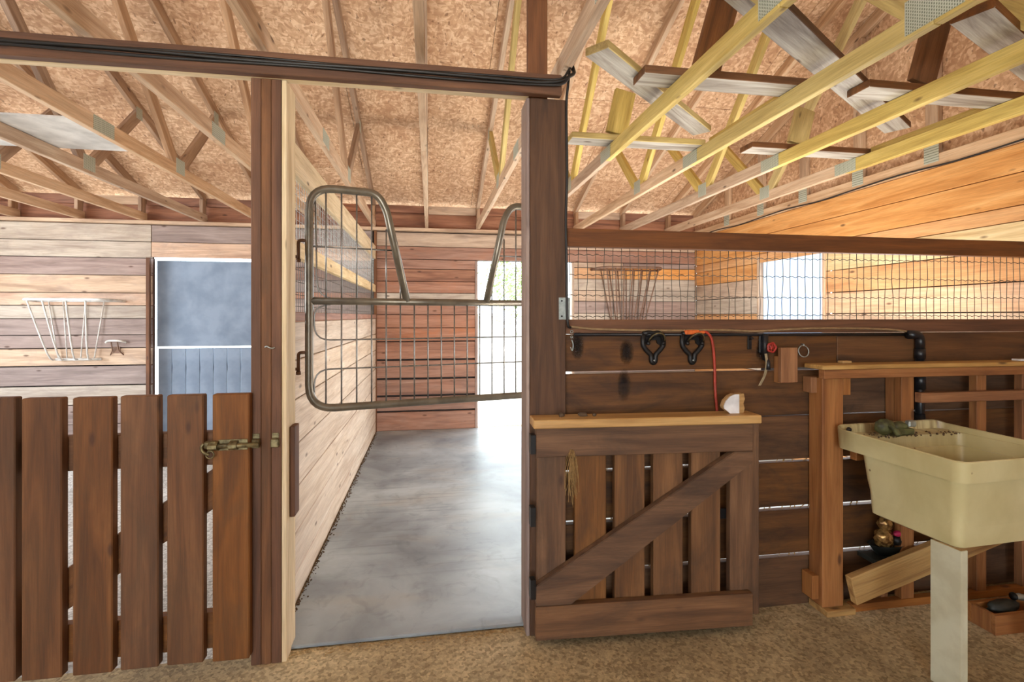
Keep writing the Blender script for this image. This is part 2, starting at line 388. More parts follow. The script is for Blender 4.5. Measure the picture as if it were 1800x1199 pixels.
# ------------------------------------------------------------------ big structure
YP = 2.12                    # front face of the posts
YW = 2.15                    # front face of the partition planks
YB = 6.15                    # inner face of the back wall
XL = -.635                   # stall face of the plank divider left of the doorway
XR = 3.45                    # inner face of the right wall
ROOF = lambda Y: 2.77+.37*(6.15-Y) if Y >= .6 else 2.77+.37*5.55-.37*(.6-Y)

fl = thing('floor', (0, 0, 0), struct=True)
for i, (x0, x1, y0, y1) in enumerate(((-5.4, 3.6, -4.6, 2.19), )):
    o = box('concrete_slab', x0, x1, y0, y1, -.12, 0, M_floor, fl, 0)
box('concrete_slab', -5.4, XL-.02, 2.19, 6.3, -.12, -.002, mat_floor('left_stall_concrete', (170, 170, 168), (192, 194, 194), (212, 214, 214)), fl, 0)
box('concrete_slab', XL-.02, 3.6, 2.19, 6.3, -.12, -.002, M_floor, fl, 0)
gr = box('ground', -40, 40, 6.3, 60, -.16, -.05, M_ground, None, 0); tag(gr, struct=True)
gr2 = box('ground', 3.7, 40, -30, 6.3, -.16, -.05, M_ground, None, 0); tag(gr2, struct=True)
gr3 = box('ground', -40, -5.5, -30, 6.3, -.16, -.05, M_ground, None, 0); tag(gr3, struct=True)

# rubber mats in the stall
o = box('rubber_mat', XL+.01, 1.40, 2.195, 6.12, 0, .016, M_mat, None, .004)
tag(o, 'large grey-blue rubber mat covering the stall floor behind the open doorway', 'mat')
o = box('rubber_mat', 1.403, 3.42, 2.24, 6.12, 0, .016, M_mat, None, .004)
tag(o, 'grey rubber mat on the stall floor behind the planked partition under the wire', 'mat')

# back wall
wb = thing('wall_back', (0, YB, 0), struct=True)
def rows(zs, x0, x1, mats, y=YB, t=.038, gap=.0065, parent=None, gaps={}, thick_j=.004):
    for i in range(len(zs)-1):
        g = gaps.get(i, gap); j = random.uniform(-thick_j, thick_j)
        box('plank', x0, x1, y+j, y+t+j, zs[i+1]+g/2, zs[i]-g/2, mats[i % len(mats)], parent or wb)
zl = [2.397, 2.207, 2.025, 1.833, 1.637, 1.498, 1.355, 1.175, 1.033, .84, .624, .41, .2, 0]
rows(zl, -5.3, -3.06, [ASH, ASH, MAUVE, TAN, PEACH, ASH, MAUVE, MAUVE, TAN, MAUVE, ASH, MAUVE, MAUVE], gaps={8: .012, 9: .014, 10: .012})
rows([2.397, 2.207, 2.035], -3.055, -.68, [MAUVE, PEACH])
zc = [2.39, 2.22, 2.11, 1.95, 1.80, 1.66, 1.58, 1.40, 1.24, 1.08, .857, .63, .424, .238, 0]
cm = [TAN, M_redcen, M_redcen, M_fascia, M_redcen, ASH, M_redcen, M_redcen, M_redcen, M_redcen, M_redcen, M_redcen, M_redcen, M_redcen]
rows([2.065]+zc[3:], -.64, .57, cm[2:], gaps={7: .02, 8: .022, 9: .024, 10: .022, 11: .02})
rows([2.39, 2.22, 2.066], -.64, 3.45, cm[:2])
rows(zc[2:], -1.72, -.68, [MAUVE, M_redcen])
zr = [2.065, 1.997, 1.857, 1.71, 1.57, 1.417, 1.23, 1.04, .85, .66, .44, .22, 0]
xs = 2.45
rows(zr[:7], 1.80, xs, [TAN, M_orange, ASH, TAN, MAUVE, ASH], gap=.005)
rows(zr[:7], xs+.002, XR, [MAUVE, M_orange, ASH, ASH, MAUVE, MAUVE], gap=.005)
rows(zr[6:], 1.80, XR, [MAUVE, ASH])
backing = plain('dark_backing', (48, 42, 40), .9)  # dark sheet behind the planks, standing for the outer siding
for x0, x1 in ((-5.3, -3.06), (-1.75, .572), (1.79, 3.5)):
    box('backing_sheet', x0, x1, YB+.06, YB+.07, 0, 2.0615, backing, wb, 0)
box('backing_sheet', -5.3, 3.5, YB+.045, YB+.055, 2.062, 2.42, backing, wb, 0)
# plate, blocking and the pale strip under the roof
box('top_plate', -5.3, XR, YB-.05, YB+.10, 2.40, 2.438, TAN, wb)
box('frieze_board', -5.3, 3.5, YB+.06, YB+.08, 2.44, 2.70, M_fascia, wb)
for i in range(16):
    x = -.04+.62*(i-9)
    if x > 3.3: break
    box('blocking', x+.022, x+.598, YB+.02, YB+.058, 2.62+random.uniform(-.01, .01), 2.715, M_fascia if i % 3 else TAN, wb)
box('door_post', -3.10, -3.062, YB-.03, YB+.09, 0, 2.03, M_post, wb)
box('door_post', -1.74, -1.70, YB-.02, YB+.09, 0, 2.03, M_post, wb)
box('door_post', .545, .578, YB-.012, YB+.09, 0, 2.06, MAUVE, wb)
box('door_post', 1.772, 1.80, YB-.012, YB+.09, 0, 2.06, TAN, wb)
box('corner_post', XL-.02, XL+.01, YB-.03, YB, 0, 2.4, M_post, wb)

# left stable door (door_1): painted upper leaf over boarded lower leaf
d1 = thing('door_1', (-2.4, 6.28, 0), struct=True)
box('upper_leaf', -3.056, -1.72, 6.26, 6.29, 1.036, 2.012, M_blue, d1, .002)
lx = -3.045; bw = .1455
for i in range(9):
    box('board', lx+i*bw+.003, lx+(i+1)*bw-.003, 6.26, 6.285, .03, 1.015, M_blue, d1, .003)
box('ledger', -3.01, -1.75, 6.286, 6.31, .75, .84, M_blue, d1); box('ledger', -3.01, -1.75, 6.286, 6.31, .12, .24, M_blue, d1)

# right wall
wr = thing('wall_right', (XR, 3, 0), struct=True)
zz = [2.41, 2.235, 2.04, 1.946, 1.778, 1.587, 1.405, 1.20, 1.0, .80, .60, .40, .2, 0]
WY0, WY1, WZ0, WZ1 = 3.95, 4.84, .95, 2.017
mm = [M_orange, M_orange, M_orange, M_jamb, M_orange, PEACH, TAN, M_orange, TAN, M_orange, TAN, M_orange, TAN]
for i in range(len(zz)-1):
    z1, z0 = zz[i], zz[i+1]
    segs = [(-.5, YB-.001)] if z0 > WZ1-.08 else [(-.5, WY0-.02), (WY1+.02, YB-.001)]
    if z1 < WZ0+.01: segs = [(-.5, YB-.001)]
    for y0, y1 in segs:
        g = .007 if i > 3 else .005
        box('plank', XR, XR+.038, y0, y1, z0+g/2, z1-g/2, mm[i] if y1 < 5 or z0 > WZ1-.08 else [M_orange, TAN, ASH][i % 3], wr)
box('backing_sheet', XR+.055, XR+.065, -.5, WY0-.03, 0, 2.42, backing, wr, 0)  # added to keep sun from leaking through the plank gaps
box('backing_sheet', XR+.055, XR+.065, WY1+.03, YB+.05, 0, 2.42, backing, wr, 0)
box('backing_sheet', XR+.055, XR+.065, WY0-.03, WY1+.03, WZ1+.03, 2.42, backing, wr, 0)
box('backing_sheet', XR+.055, XR+.065, WY0-.03, WY1+.03, 0, WZ0-.05, backing, wr, 0)
w1 = thing('window_1', (XR, 4.4, 1.5), struct=True)
for nm, y0, y1, z0, z1 in (('window_jamb', WY0-.02, WY0+.01, WZ0, WZ1), ('window_jamb', WY1-.01, WY1+.02, WZ0, WZ1), ('window_head', WY0-.02, WY1+.02, WZ1-.012, WZ1+.02), ('window_sill', WY0-.02, WY1+.02, WZ0-.04, WZ0)):
    box(nm, XR-.012, XR+.052, y0, y1, z0, z1, M_orange if 'head' in nm else TAN, w1)
box('pane', XR+.045, XR+.05, WY0, WY1, WZ0, WZ1, M_pane, w1, 0)

# gable truss standing on the right wall, sheathed with OSB
gt = thing('roof_truss', (3.42, 6.1, 2.42), 'gable end roof truss standing on top of the orange planked wall', 'roof truss')
box('bottom_chord', 3.44, 3.478, -1, 6.2, 2.412, 2.50, M_truss, gt)
for k in range(9):
    y = 5.39-.61*k
    if y < .4: break
    top = ROOF(y)-.1
    box('stud', 3.44, 3.478, y-.02, y+.069, 2.50, top, M_truss, gt)
    pl = box('gusset_plate', 3.437, 3.4385, y-.03, y+.075, 2.445, 2.57, M_plate, gt, 0)
board('top_chord', (3.459, 6.5, ROOF(6.5)-.05), (3.459, .6, ROOF(.6)-.05), .089, .038, (0, .35, 1), M_truss, gt)
pp = [(6.4, 2.42), (6.4, ROOF(6.4)), (.6, ROOF(.6)), (-1, ROOF(-1)), (-1, 2.42)]
gb = prism('osb_panel', pp, (3.485, 0, 0), (0, 1, 0), (0, 0, 1), .012, M_osb, gt)

# ceiling: OSB sheathing laid in panels over the rafters
ce = thing('ceiling', (0, 3, 3.5), struct=True)
ca = math.atan(.37)
def osb(x0, x1, ya, yb, jit):
    a = Vector(((x0+x1)/2, ya-.002, ROOF(ya-.002)+.007+jit)); b = Vector(((x0+x1)/2, yb+.002, ROOF(yb+.002)+.007+jit))
    L = (b-a).length; x = (b-a)/L; wd = Vector((1, 0, 0)); z = x.cross(wd)
    M = Matrix(((wd.x, x.x, z.x, 0), (wd.y, x.y, z.y, 0), (wd.z, x.z, z.z, 0), (0, 0, 0, 1))); M.translation = (a+b)/2
    key = ('osb', round(x1-x0, 3), round(L, 3))
    if key not in BOXC: BOXC[key] = bm_mesh(box_bm(x1-x0-.004, L, .012), 'osb')
    link('osb_panel', BOXC[key], M_osb, ce, M)
ys = [6.75, 5.62, 4.48, 3.34, 2.20, 1.06, .60]
for r_ in range(len(ys)-1):
    off = 0 if r_ % 2 else 1.22
    x = -5.6-off
    while x < 3.6:
        a, b = max(x, -5.6), min(x+2.44, 3.62)
        if b-a > .05: osb(a, b, ys[r_], ys[r_+1], random.uniform(0, .002))
        x += 2.44
for k in range(4):
    osb(-5.6+k*2.305, -5.6+(k+1)*2.305, .60, -5.0, 0)

for (ya, yb) in ((6.85, .60), (.60, -5.1)):
    a = Vector((-1, ya, ROOF(ya)+.03)); b = Vector((-1, yb, ROOF(yb)+.03))
    board('roofing', a, b, 9.4, .016, (1, 0, 0), M_darktub, ce, 0)  # outer roof layer, added to stop daylight between the panels
# off-view shell that closes the barn behind and beside the camera
wl = box('wall_left', -5.38, -5.32, -4.6, 3.2, 0, 2.9, MAUVE, None, 0, 1); tag(wl, struct=True)
wl2 = box('wall_left', -5.38, -5.32, 5.2, 6.2, 0, 2.9, MAUVE, None, 0, 1); tag(wl2, struct=True)
wl3 = box('wall_left', -5.38, -5.32, 3.2, 5.2, 2.2, 2.9, MAUVE, None, 0, 1); tag(wl3, struct=True)
wl4 = box('wall_left', -5.38, -5.32, 3.2, 5.2, 0, .7, MAUVE, None, 0, 1); tag(wl4, struct=True)
wf = box('wall_front', -5.38, -2.6, -4.6, -4.54, 0, 3.2, MAUVE, None, 0, 0); tag(wf, struct=True)
wf2 = box('wall_front', .4, 3.5, -4.6, -4.54, 0, 3.2, MAUVE, None, 0, 0); tag(wf2, struct=True)
wr2 = box('wall_right', XR+.04, XR+.09, -4.6, -.5, 0, 3.4, MAUVE, None, 0, 1); tag(wr2, struct=True)

# ------------------------------------------------------------------ roof trusses
CB = 2.44; CT = CB+.089
TL = {0: 'roof truss running end-on straight above the stall doorway', 1: 'roof truss leaning right behind the tall brown doorway post',
 -1: 'roof truss just right of the triple post, above the hanging gate', 2: 'yellowish roof truss nearest right of the doorway post, under the leftmost diagonal board',
 3: 'yellow roof truss second right of the doorway post, large toothed plate on it', 4: 'yellow roof truss third right of the doorway post, two loose boards above it',
 5: 'roof truss closest to the orange planked wall, fourth right of the doorway post', -2: 'pale roof truss first left of the triple post',
 -3: 'roof truss second left of the triple post, right edge of the white panel on it', -4: 'roof truss third left of the triple post, under the white panel',
 -5: 'roof truss fourth left of the triple post', -6: 'roof truss fifth left of the triple post, low at the left edge',
 -7: 'farthest left visible roof truss, sixth left of the triple post', -8: 'roof truss seventh left of the triple post'}
TX = {}
def plate(parent, X, y, z, wy, wz, rot=0):
    s = -1 if X > 0 else 1
    x = X+s*.0196
    bmk = ('plate', wy, wz)
    if bmk not in BOXC: BOXC[bmk] = bm_mesh(box_bm(wy, wz, .0015), 'gusset_plate')
    M = Matrix(((0, 0, 1, 0), (1, 0, 0, 0), (0, 1, 0, 0), (0, 0, 0, 1))) ; M = Matrix.Translation((x, y, z)) @ M
    return link('gusset_plate', BOXC[bmk], M_plate, parent, M)
for k in range(-8, 6):
    X = -.04+.62*k; TX[k] = X
    t = thing('roof_truss', (X, 6.1, CB), TL[k], 'roof truss', 'roof trusses over the stalls')
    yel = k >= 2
    mb = M_trusslit if yel else M_truss
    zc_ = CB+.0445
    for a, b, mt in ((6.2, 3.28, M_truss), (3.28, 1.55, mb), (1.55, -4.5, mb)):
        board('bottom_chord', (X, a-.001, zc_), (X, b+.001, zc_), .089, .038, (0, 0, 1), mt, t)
    tz = lambda Y: ROOF(Y)-.0475
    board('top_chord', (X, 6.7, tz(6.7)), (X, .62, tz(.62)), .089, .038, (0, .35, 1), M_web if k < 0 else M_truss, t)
    board('top_chord', (X, .58, tz(.58)), (X, -4.9, tz(-4.9)), .089, .038, (0, -.35, 1), M_truss, t)
    ub = ROOF
    # webs (local: between bottom chord top and top chord underside)
    wm = M_trusslit if k >= 1 else M_web
    board('web', (X, 4.24, CT+.0), (X, 4.86, ub(4.86)-.10), .089, .036, (0, 1, 0), wm, t)
    board('web', (X, 4.14, CT+.0), (X, 3.00, ub(3.0)-.10), .089, .036, (0, 1, 0), wm, t)
    board('web', (X, 1.62, CT+.0), (X, 2.86, ub(2.86)-.10), .089, .036, (0, 1, 0), wm, t)
    board('web', (X, 1.50, CT+.0), (X, .75, ub(.75)-.10), .089, .036, (0, 1, 0), wm, t)
    box('heel_block', X-.018, X+.018, 6.08, 6.17, CT+.001, ub(6.12)-.095, M_web, t)
    plate(t, X, 4.19, CT-.01, .13, .11)
    plate(t, X, 3.28, zc_, .19, .085)
    plate(t, X, 1.55, CT-.01, .22, .13)
    plate(t, X, 4.84, ub(4.84)-.11, .09, .10)
    if k == 3: board('scab_board', (X+.038, 3.10, CB+.088), (X+.038, 2.34, CB+.088), .089, .036, (0, 0, 1), M_trusslit, t)
    if k == 5: board('scab_board', (X+.038, 3.10, CB+.092), (X+.038, 2.20, CB+.092), .089, .036, (0, 0, 1), M_trusslit, t)
# loose boards on top of the right hand trusses
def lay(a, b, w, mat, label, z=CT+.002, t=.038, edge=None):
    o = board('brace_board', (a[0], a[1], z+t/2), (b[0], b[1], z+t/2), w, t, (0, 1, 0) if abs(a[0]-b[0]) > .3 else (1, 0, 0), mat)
    me = o.data.copy(); o.data = me; me.materials.append(edge or M_gate)  # edge colour carries the light: shaded edges dark brown, lit ones yellow
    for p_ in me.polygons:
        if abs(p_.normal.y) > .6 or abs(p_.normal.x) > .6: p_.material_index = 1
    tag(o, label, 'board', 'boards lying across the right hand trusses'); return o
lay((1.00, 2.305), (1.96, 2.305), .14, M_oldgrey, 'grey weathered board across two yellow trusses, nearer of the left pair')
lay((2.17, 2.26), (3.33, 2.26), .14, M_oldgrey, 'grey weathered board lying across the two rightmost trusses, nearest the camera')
lay((.90, 3.19), (1.83, 3.19), .14, M_oldgrey, 'short pale board with yellow front edge beside the doorway post, lowest in view', edge=M_trusslit)
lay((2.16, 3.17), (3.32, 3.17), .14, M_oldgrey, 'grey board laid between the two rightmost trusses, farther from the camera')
lay((.74, 2.17), (1.75, 3.03), .12, M_oldgrey, 'diagonal board with bright yellow edge crossing the first right hand truss', z=CT+.042, edge=M_trusslit)
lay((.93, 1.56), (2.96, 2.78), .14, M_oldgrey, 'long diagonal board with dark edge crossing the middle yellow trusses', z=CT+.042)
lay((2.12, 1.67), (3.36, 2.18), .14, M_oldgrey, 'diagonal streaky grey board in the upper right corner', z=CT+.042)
def prop(x, z, y, slope, top, mat, label):  # same pine throughout; shade and lamplight are put into the board colours
    o = board('brace_board', (x+.07, y+.018, z+.006), (x+.07+slope*(top-z), y+.018, top), .14, .036, (1, 0, 0), mat, None, .003)
    tag(o, label, 'board'); return o
prop(1.252, CT+.041, 2.237, .29, 3.35, M_gate, 'dark board standing upright behind the first truss right of the doorway post')
prop(2.425, CT+.041, 2.195, .30, 3.35, M_gate, 'dark board standing upright on the rightmost cross board, near the upper right corner')
prop(1.135, CT+.041, 3.125, .22, 2.86, M_trusslit, 'short olive board standing under the yellow-edged diagonal board')
prop(2.445, CT+.041, 3.105, .26, 2.82, M_trusslit, 'short olive board standing under the long diagonal board with dark edge')
# white panel lying on the left trusses
o = box('plywood_panel', -3.25, -1.93, 3.29, 3.89, CT+.002, CT+.014, M_glassy, None, .001)
tag(o, 'thin whitish plywood panel lying on the trusses at upper left', 'panel')

# cable on top of the right wall
pts = [(3.43, 6.0, 2.415)]+[(3.435, 6-.4*i, 2.418+.01*math.sin(i*2.1)) for i in range(1, 13)]
o = tube('electric_cable', smooth_path(pts, 3), .006, M_cable); tag(o, 'thin dark cable running along the top of the orange planked wall', 'cable')

# ------------------------------------------------------------------ plank divider left of the doorway
dv = thing('wall_divider', (XL, 4, 0), struct=True)
zd = [1.355, 1.17, .98, .76, .55, .34, .14, 0]
for i in range(len(zd)-1):
    box('plank', XL-.038, XL, 2.265, YB-.035, zd[i+1]+.003, zd[i]-.003, M_stallwall, dv, .003)
box('cap_rail', XL-.05, XL+.006, 2.265, YB-.035, 1.357, 1.40, M_redcen, dv)
box('middle_rail', XL-.038, XL, 2.265, YB-.035, 1.667, 1.75, M_jamb, dv)
box('top_rail', XL-.038, XL, 2.265, YB-.035, 2.06, 2.21, M_jamb, dv)
bm = bmesh.new()
y = 2.29
while y < YB-.04:                                  # upper netting
    add_tube(bm, [(XL-.02, y, 1.755), (XL-.02+random.uniform(-.002, .002), y+random.uniform(-.004, .004), 1.9), (XL-.02, y, 2.055)], .0014, 4); y += .05
z = 1.78
while z < 2.05:
    add_tube(bm, smooth_path([(XL-.02, 2.27+.38*i, z+random.uniform(-.006, .006)) for i in range(11)], 2), .0014, 4); z += .04
o = worldmesh('wire_netting', bm, M_galv, dv); o['kind'] = 'stuff'
bm = bmesh.new(); y = 2.29
while y < YB-.04:
    add_tube(bm, [(XL-.02, y, 1.40), (XL-.02, y+random.uniform(-.006, .006), 1.53), (XL-.02, y, 1.664)], .0017, 4); y += .042
for z in (1.43, 1.49, 1.55, 1.61):
    add_tube(bm, smooth_path([(XL-.02, 2.27+.38*i, z+random.uniform(-.004, .004)) for i in range(11)], 2), .0017, 4)
o = worldmesh('wire_netting', bm, M_netwire, dv); o['kind'] = 'stuff'

# ------------------------------------------------------------------ posts and header
HB, HT = 2.325, 2.412
p = thing('post', (-.641, YP, 0), 'tall post of three planks side by side, left of the stall doorway', 'post')
for x0, x1, mt in ((-.698, -.661, M_post), (-.660, -.623, M_gate), (-.622, -.585, M_post)):
    box('plank', x0, x1, YP, YP+.14, 0, HB-.002, mt, p, .002)
jb = box('jamb_board', -.584, -.566, YP+.002, YP+.138, 0, HB-.002, M_jamb, p, .002)  # pale colour stands in for backlight on the post's side face
box('stop_block', -.5655, -.545, 2.165, 2.235, .56, .93, M_post, p)
sc = bmesh.new(); add_tube(sc, smooth_path([(X_(470, YP)+.035*t-.005, YP-.012-.012*math.sin(t*3.14), Zu(480, 610, YP)+.004*math.sin(t*6)) for t in [i/4 for i in range(5)]], 4), .003, 6)
worldmesh('screw_eye', sc, M_galv, p, True)
p = thing('post', (.505, YP, 0), 'thick dark brown square post between doorway and planked partition', 'post')
box('shaft', .425, .585, YP, YP+.14, 0, HB-.002, M_shaft, p, .004)
box('jamb_board', .410, .424, YP+.004, YP+.13, 0, HB-.003, MAUVE, p, .002)
box('upper_stud', .425, .513, YP+.045, YP+.083, HT+.01-.09, 3.3, M_post, p)
# chew/hinge marks: steel plate and black plates
bx = box('strike_plate', X_(982, YP), X_(1002, YP), YP-.004, YP-.0005, Zu(990, 562, YP), Zu(990, 523, YP), M_galv, p, .001)
for zz_ in (Zu(990, 529, YP), Zu(990, 556, YP)):
    tube('screw', [(X_(987, YP), YP-.0042, zz_), (X_(987, YP), YP-.007, zz_)], .004, M_black, bx, 8)
hdr = thing('header_beam', (-.6, YP, HB), 'brown overhead beam with black cable stapled along its front, spanning the doorway', 'beam')
box('beam', -2.6, X_(988, YP-.04), YP-.038, YP, HB, HT, M_post, hdr, .003)
box('beam', -2.6, .42, YP+.002, YP+.04, HB, HT-.005, M_jamb, hdr, .003)
cz = (HB+HT)/2
for j, (r_, dz) in enumerate(((.008, .002), (.006, -.011), (.005, .012))):
    pts = [(-2.6+.16*i, YP-.038-r_-.001, cz+dz+.003*math.sin(i*.9+j*2)) for i in range(int((X_(975, YP)+2.6)/.16)+1)]
    pts += [(X_(985, YP-.05), YP-.055, cz+dz+.005), (X_(1000, YP-.05), YP-.05, cz+dz+.03+.01*j), (X_(1006, YP), YP-.03, cz+dz+.06+.02*j), (X_(1000, YP), YP+.0, cz+.11+.02*j)]
    o = tube('electric_cable', smooth_path(pts, 3), r_, M_cable)
    tag(o, ['thick black cable looping along the front of the overhead beam', 'thinner black cable beneath the thick one on the overhead beam', 'thin black cable above the thick one on the overhead beam'][j], 'cable', 'cables on the overhead beam')
xx = X_(996, YP-.01)
pts = [(X_(1000, YP), YP-.02, cz+.11), (xx+.006, YP-.015, cz+.02), (xx, YP-.006, cz-.08), (xx+.003, YP-.006, 2.0), (xx-.002, YP-.006, 1.8), (xx+.002, YP-.006, 1.55), (xx+.004, YP-.008, 1.36), (xx+.02, YP-.0, 1.33)]
o = tube('electric_cable', smooth_path(pts, 5), .006, M_cable); tag(o, 'black cable running down the right edge of the thick doorway post', 'cable')

# ------------------------------------------------------------------ planked partition right of the doorway
wp = thing('wall_partition', (2, YW, 0), struct=True)
pz = [1.30, 1.128, .906, .690, .465, .240, 0.0]
pg = [.002, .013, .005, .015, .018, .018]
for i in range(6):
    top = pz[i]-pg[i]/2; bot = pz[i+1]+(pg[i+1]/2 if i < 5 else 0)
    for x0, x1 in ((.590, 1.95), (1.952, XR-.002)):
        box('plank', x0, x1, YW+random.uniform(0, .004), YW+.038, bot, top, M_dark, wp, .003)
box('rail_board', .590, XR-.002, YW-.0, YW+.038, 1.301, 1.365, M_post, wp)
box('top_rail', .590, XR-.002, YW-.012, YW+.026, 1.687, 1.768, M_post, wp)
# soot and dirt stains on the planks: thin smears with ragged noisy edges
def mat_stain():
    m, nt, N, L, P = newmat('soot_smear')
    tc = N.new('ShaderNodeTexCoord'); n1 = noise(N, L, tc.outputs['Object'], 55, 7, 1.5, .75)
    mp = N.new('ShaderNodeMapping'); mp.inputs['Location'].default_value = (-1, -1, -1); mp.inputs['Scale'].default_value = (2, 2, 2)
    L.new(tc.outputs['Generated'], mp.inputs['Vector'])
    sx_ = N.new('ShaderNodeSeparateXYZ'); L.new(mp.outputs[0], sx_.inputs[0]); cx_ = N.new('ShaderNodeCombineXYZ')
    L.new(sx_.outputs[0], cx_.inputs[0]); L.new(sx_.outputs[1], cx_.inputs[1])
    ln = N.new('ShaderNodeVectorMath'); ln.operation = 'LENGTH'; L.new(cx_.outputs[0], ln.inputs[0])
    mr = N.new('ShaderNodeMapRange'); mr.inputs['From Min'].default_value = 1; mr.inputs['From Max'].default_value = .2
    L.new(ln.outputs['Value'], mr.inputs['Value'])
    mu = N.new('ShaderNodeMath'); mu.operation = 'MULTIPLY'; L.new(mr.outputs[0], mu.inputs[0]); L.new(n1, mu.inputs[1])
    r = ramp(N, [(.12, (0,)*3+(1,)), (.5, (.62,)*3+(1,))]); L.new(mu.outputs[0], r.inputs[0]); L.new(r.outputs[0], P.inputs['Alpha'])
    P.inputs['Base Color'].default_value = lin((26, 22, 22)); P.inputs['Roughness'].default_value = .9; return m
M_soot = mat_stain()
def smear(u0, u1, v0, v1):
    box('dirt_smear', X_(u0, YW), X_(u1, YW), YW-.0016, YW-.0008, Zu((u0+u1)/2, v1, YW), Zu((u0+u1)/2, v0, YW), M_soot, wp, 0)
smear(1085, 1118, 590, 648); smear(1082, 1112, 640, 715); smear(1090, 1260, 672, 720); smear(1000, 1030, 575, 640); smear(1325, 1350, 590, 640)
# broken straw stuck in the light gaps
bm = bmesh.new()
for zg in (.690, .465, .240):
    x = .62
    while x < 3.3:
        if random.random() < .62:
            w_ = random.uniform(.006, .03)
            add_tube(bm, [(x, YW+.02, zg-.008), (x+w_*random.uniform(-.5, 1), YW+.018, zg+.008)], random.uniform(.0015, .0035), 4)
        x += random.uniform(.012, .06)
o = worldmesh('straw', bm, M_hay, wp); o['kind'] = 'stuff'
# woven wire panel
wm_ = thing('wire_panel', (2, YW+.015, 1.365), 'woven wire fence panel with wavy strands above the planked partition', 'wire fence')
x = .612; i = 0
vme = None
while x < XR-.03:
    bm = bmesh.new(); b_ = random.uniform(-.006, .006)
    add_tube(bm, smooth_path([(x, YW+.012, 1.345), (x+b_, YW+.012, 1.45), (x-b_*.6, YW+.012, 1.56), (x+b_*.4, YW+.012, 1.69)], 3), .0016, 5)
    worldmesh('vertical_wire', bm, M_netwire, wm_, True); x += .0405
for zf in (1.378, 1.468, 1.562, 1.652):
    n = int((XR-.6)/.00506); bm = bmesh.new()
    add_tube(bm, [(.598+j*.00506, YW+.010, zf+.0058*abs(math.sin(j/8*math.pi))+.003*math.sin(j*.011+zf*40)) for j in range(n)], .0016, 4)
    worldmesh('horizontal_wire', bm, M_netwire, wm_, True)

# ------------------------------------------------------------------ left slatted gate
GY = 2.080
g = thing('slatted_gate', (X_(200, GY), GY, .06), 'brown slatted wooden gate closing the left stall', 'gate')
gb_ = [(-45, 20), (37, 108), (127, 197), (211, 278), (293, 357), (373, 438)]
xx0 = X_(-45, GY)-.25
box('slat', xx0, X_(-52, GY), GY, GY+.038, .058, 1.085, M_gate, g, .004)
for i, (a, b) in enumerate(gb_):
    b2 = b if i else 26
    board('slat', ((X_(a, GY)+X_(b2, GY))/2, GY+.019, .055+random.uniform(-.004, .004)), ((X_(a, GY)+X_(b2, GY))/2, GY+.019, 1.083+random.uniform(-.005, .005)), round(X_(b2, GY)-X_(a, GY), 4), .038, (1, 0, 0), M_gate, g, .004)
gx1 = -.703
box('rail', xx0, gx1, GY+.039, GY+.077, .80, .93, M_gate, g)
box('rail', xx0, gx1, GY+.039, GY+.077, .085, .225, M_gate, g)
board('diagonal_brace', (X_(395, GY+.04), GY+.058, .735), (X_(20, GY+.04), GY+.058, .235), .13, .037, (0, 0, 1), M_gate, g)
p = thing('post', (xx0-.12, YP, 0), 'square brown hinge post at the far left of the slatted gate', 'post')
box('shaft', xx0-.19, xx0-.05, YP-.04, YP+.10, 0, HB-.002, M_post, p, .004)
for z in (.28, .88): box('hinge', xx0-.06, xx0+.14, GY-.006, GY-.001, z-.02, z+.02, M_black, p, .001)
# slide latch
lt = thing('slide_latch', (X_(410, GY), GY-.004, Zu(410, 782, GY)), 'old metal sliding bolt latch on the slatted gate and triple post', 'latch')
lz = Zu(410, 782, GY)
box('back_plate', X_(384, GY), X_(436, GY), GY-.004, GY-.0005, lz-.02, lz+.022, M_brass, lt, .001)
tube('bolt', [(X_(364, GY), GY-.016, lz), (X_(456, GY), GY-.016, lz)], .009, M_brass, lt, 10)
for a, b in ((386, 402), (420, 434)):
    x0, x1 = X_(a, GY), X_(b, GY)
    pr = [(-.018, 0), (-.014, .018), (-.006, .027), (.006, .027), (.014, .018), (.018, 0)]
    prism('bolt_guide', pr, (x0, GY-.0045, lz), (0, 0, 1), (0, -1, 0), -(x1-x0), M_brass, lt)
bm = bmesh.new(); hp = [(X_(362, GY), GY-.016, lz+.012), (X_(358, GY), GY-.02, lz), (X_(362, GY), GY-.024, lz-.018), (X_(372, GY), GY-.02, lz-.03)]
add_tube(bm, smooth_path(hp, 4), .006, 6); worldmesh('hook_handle', bm, M_brass, lt, True)
box('latch_body', X_(362, GY), X_(384, GY), GY-.022, GY-.001, lz-.008, lz+.02, M_brass, lt, .004)
tube('ring', [(X_(373, GY)+.014*math.cos(t/8*math.pi), GY-.02, lz-.03+.014*math.sin(t/8*math.pi)) for t in range(16)], .0028, M_brass, lt, 6, True)
for a, b in ((441, 458), (477, 492)):
    x0, x1 = X_(a, YP), X_(b, YP)
    o = box('keeper', x0, x1, YP-.016, YP-.0005, lz-.024, lz+.012, M_brass, lt, .004)
    box('keeper_tab', x0+.003, x1-.003, YP-.003, YP-.0003, lz+.0125, lz+.032, M_brass, lt, .001)

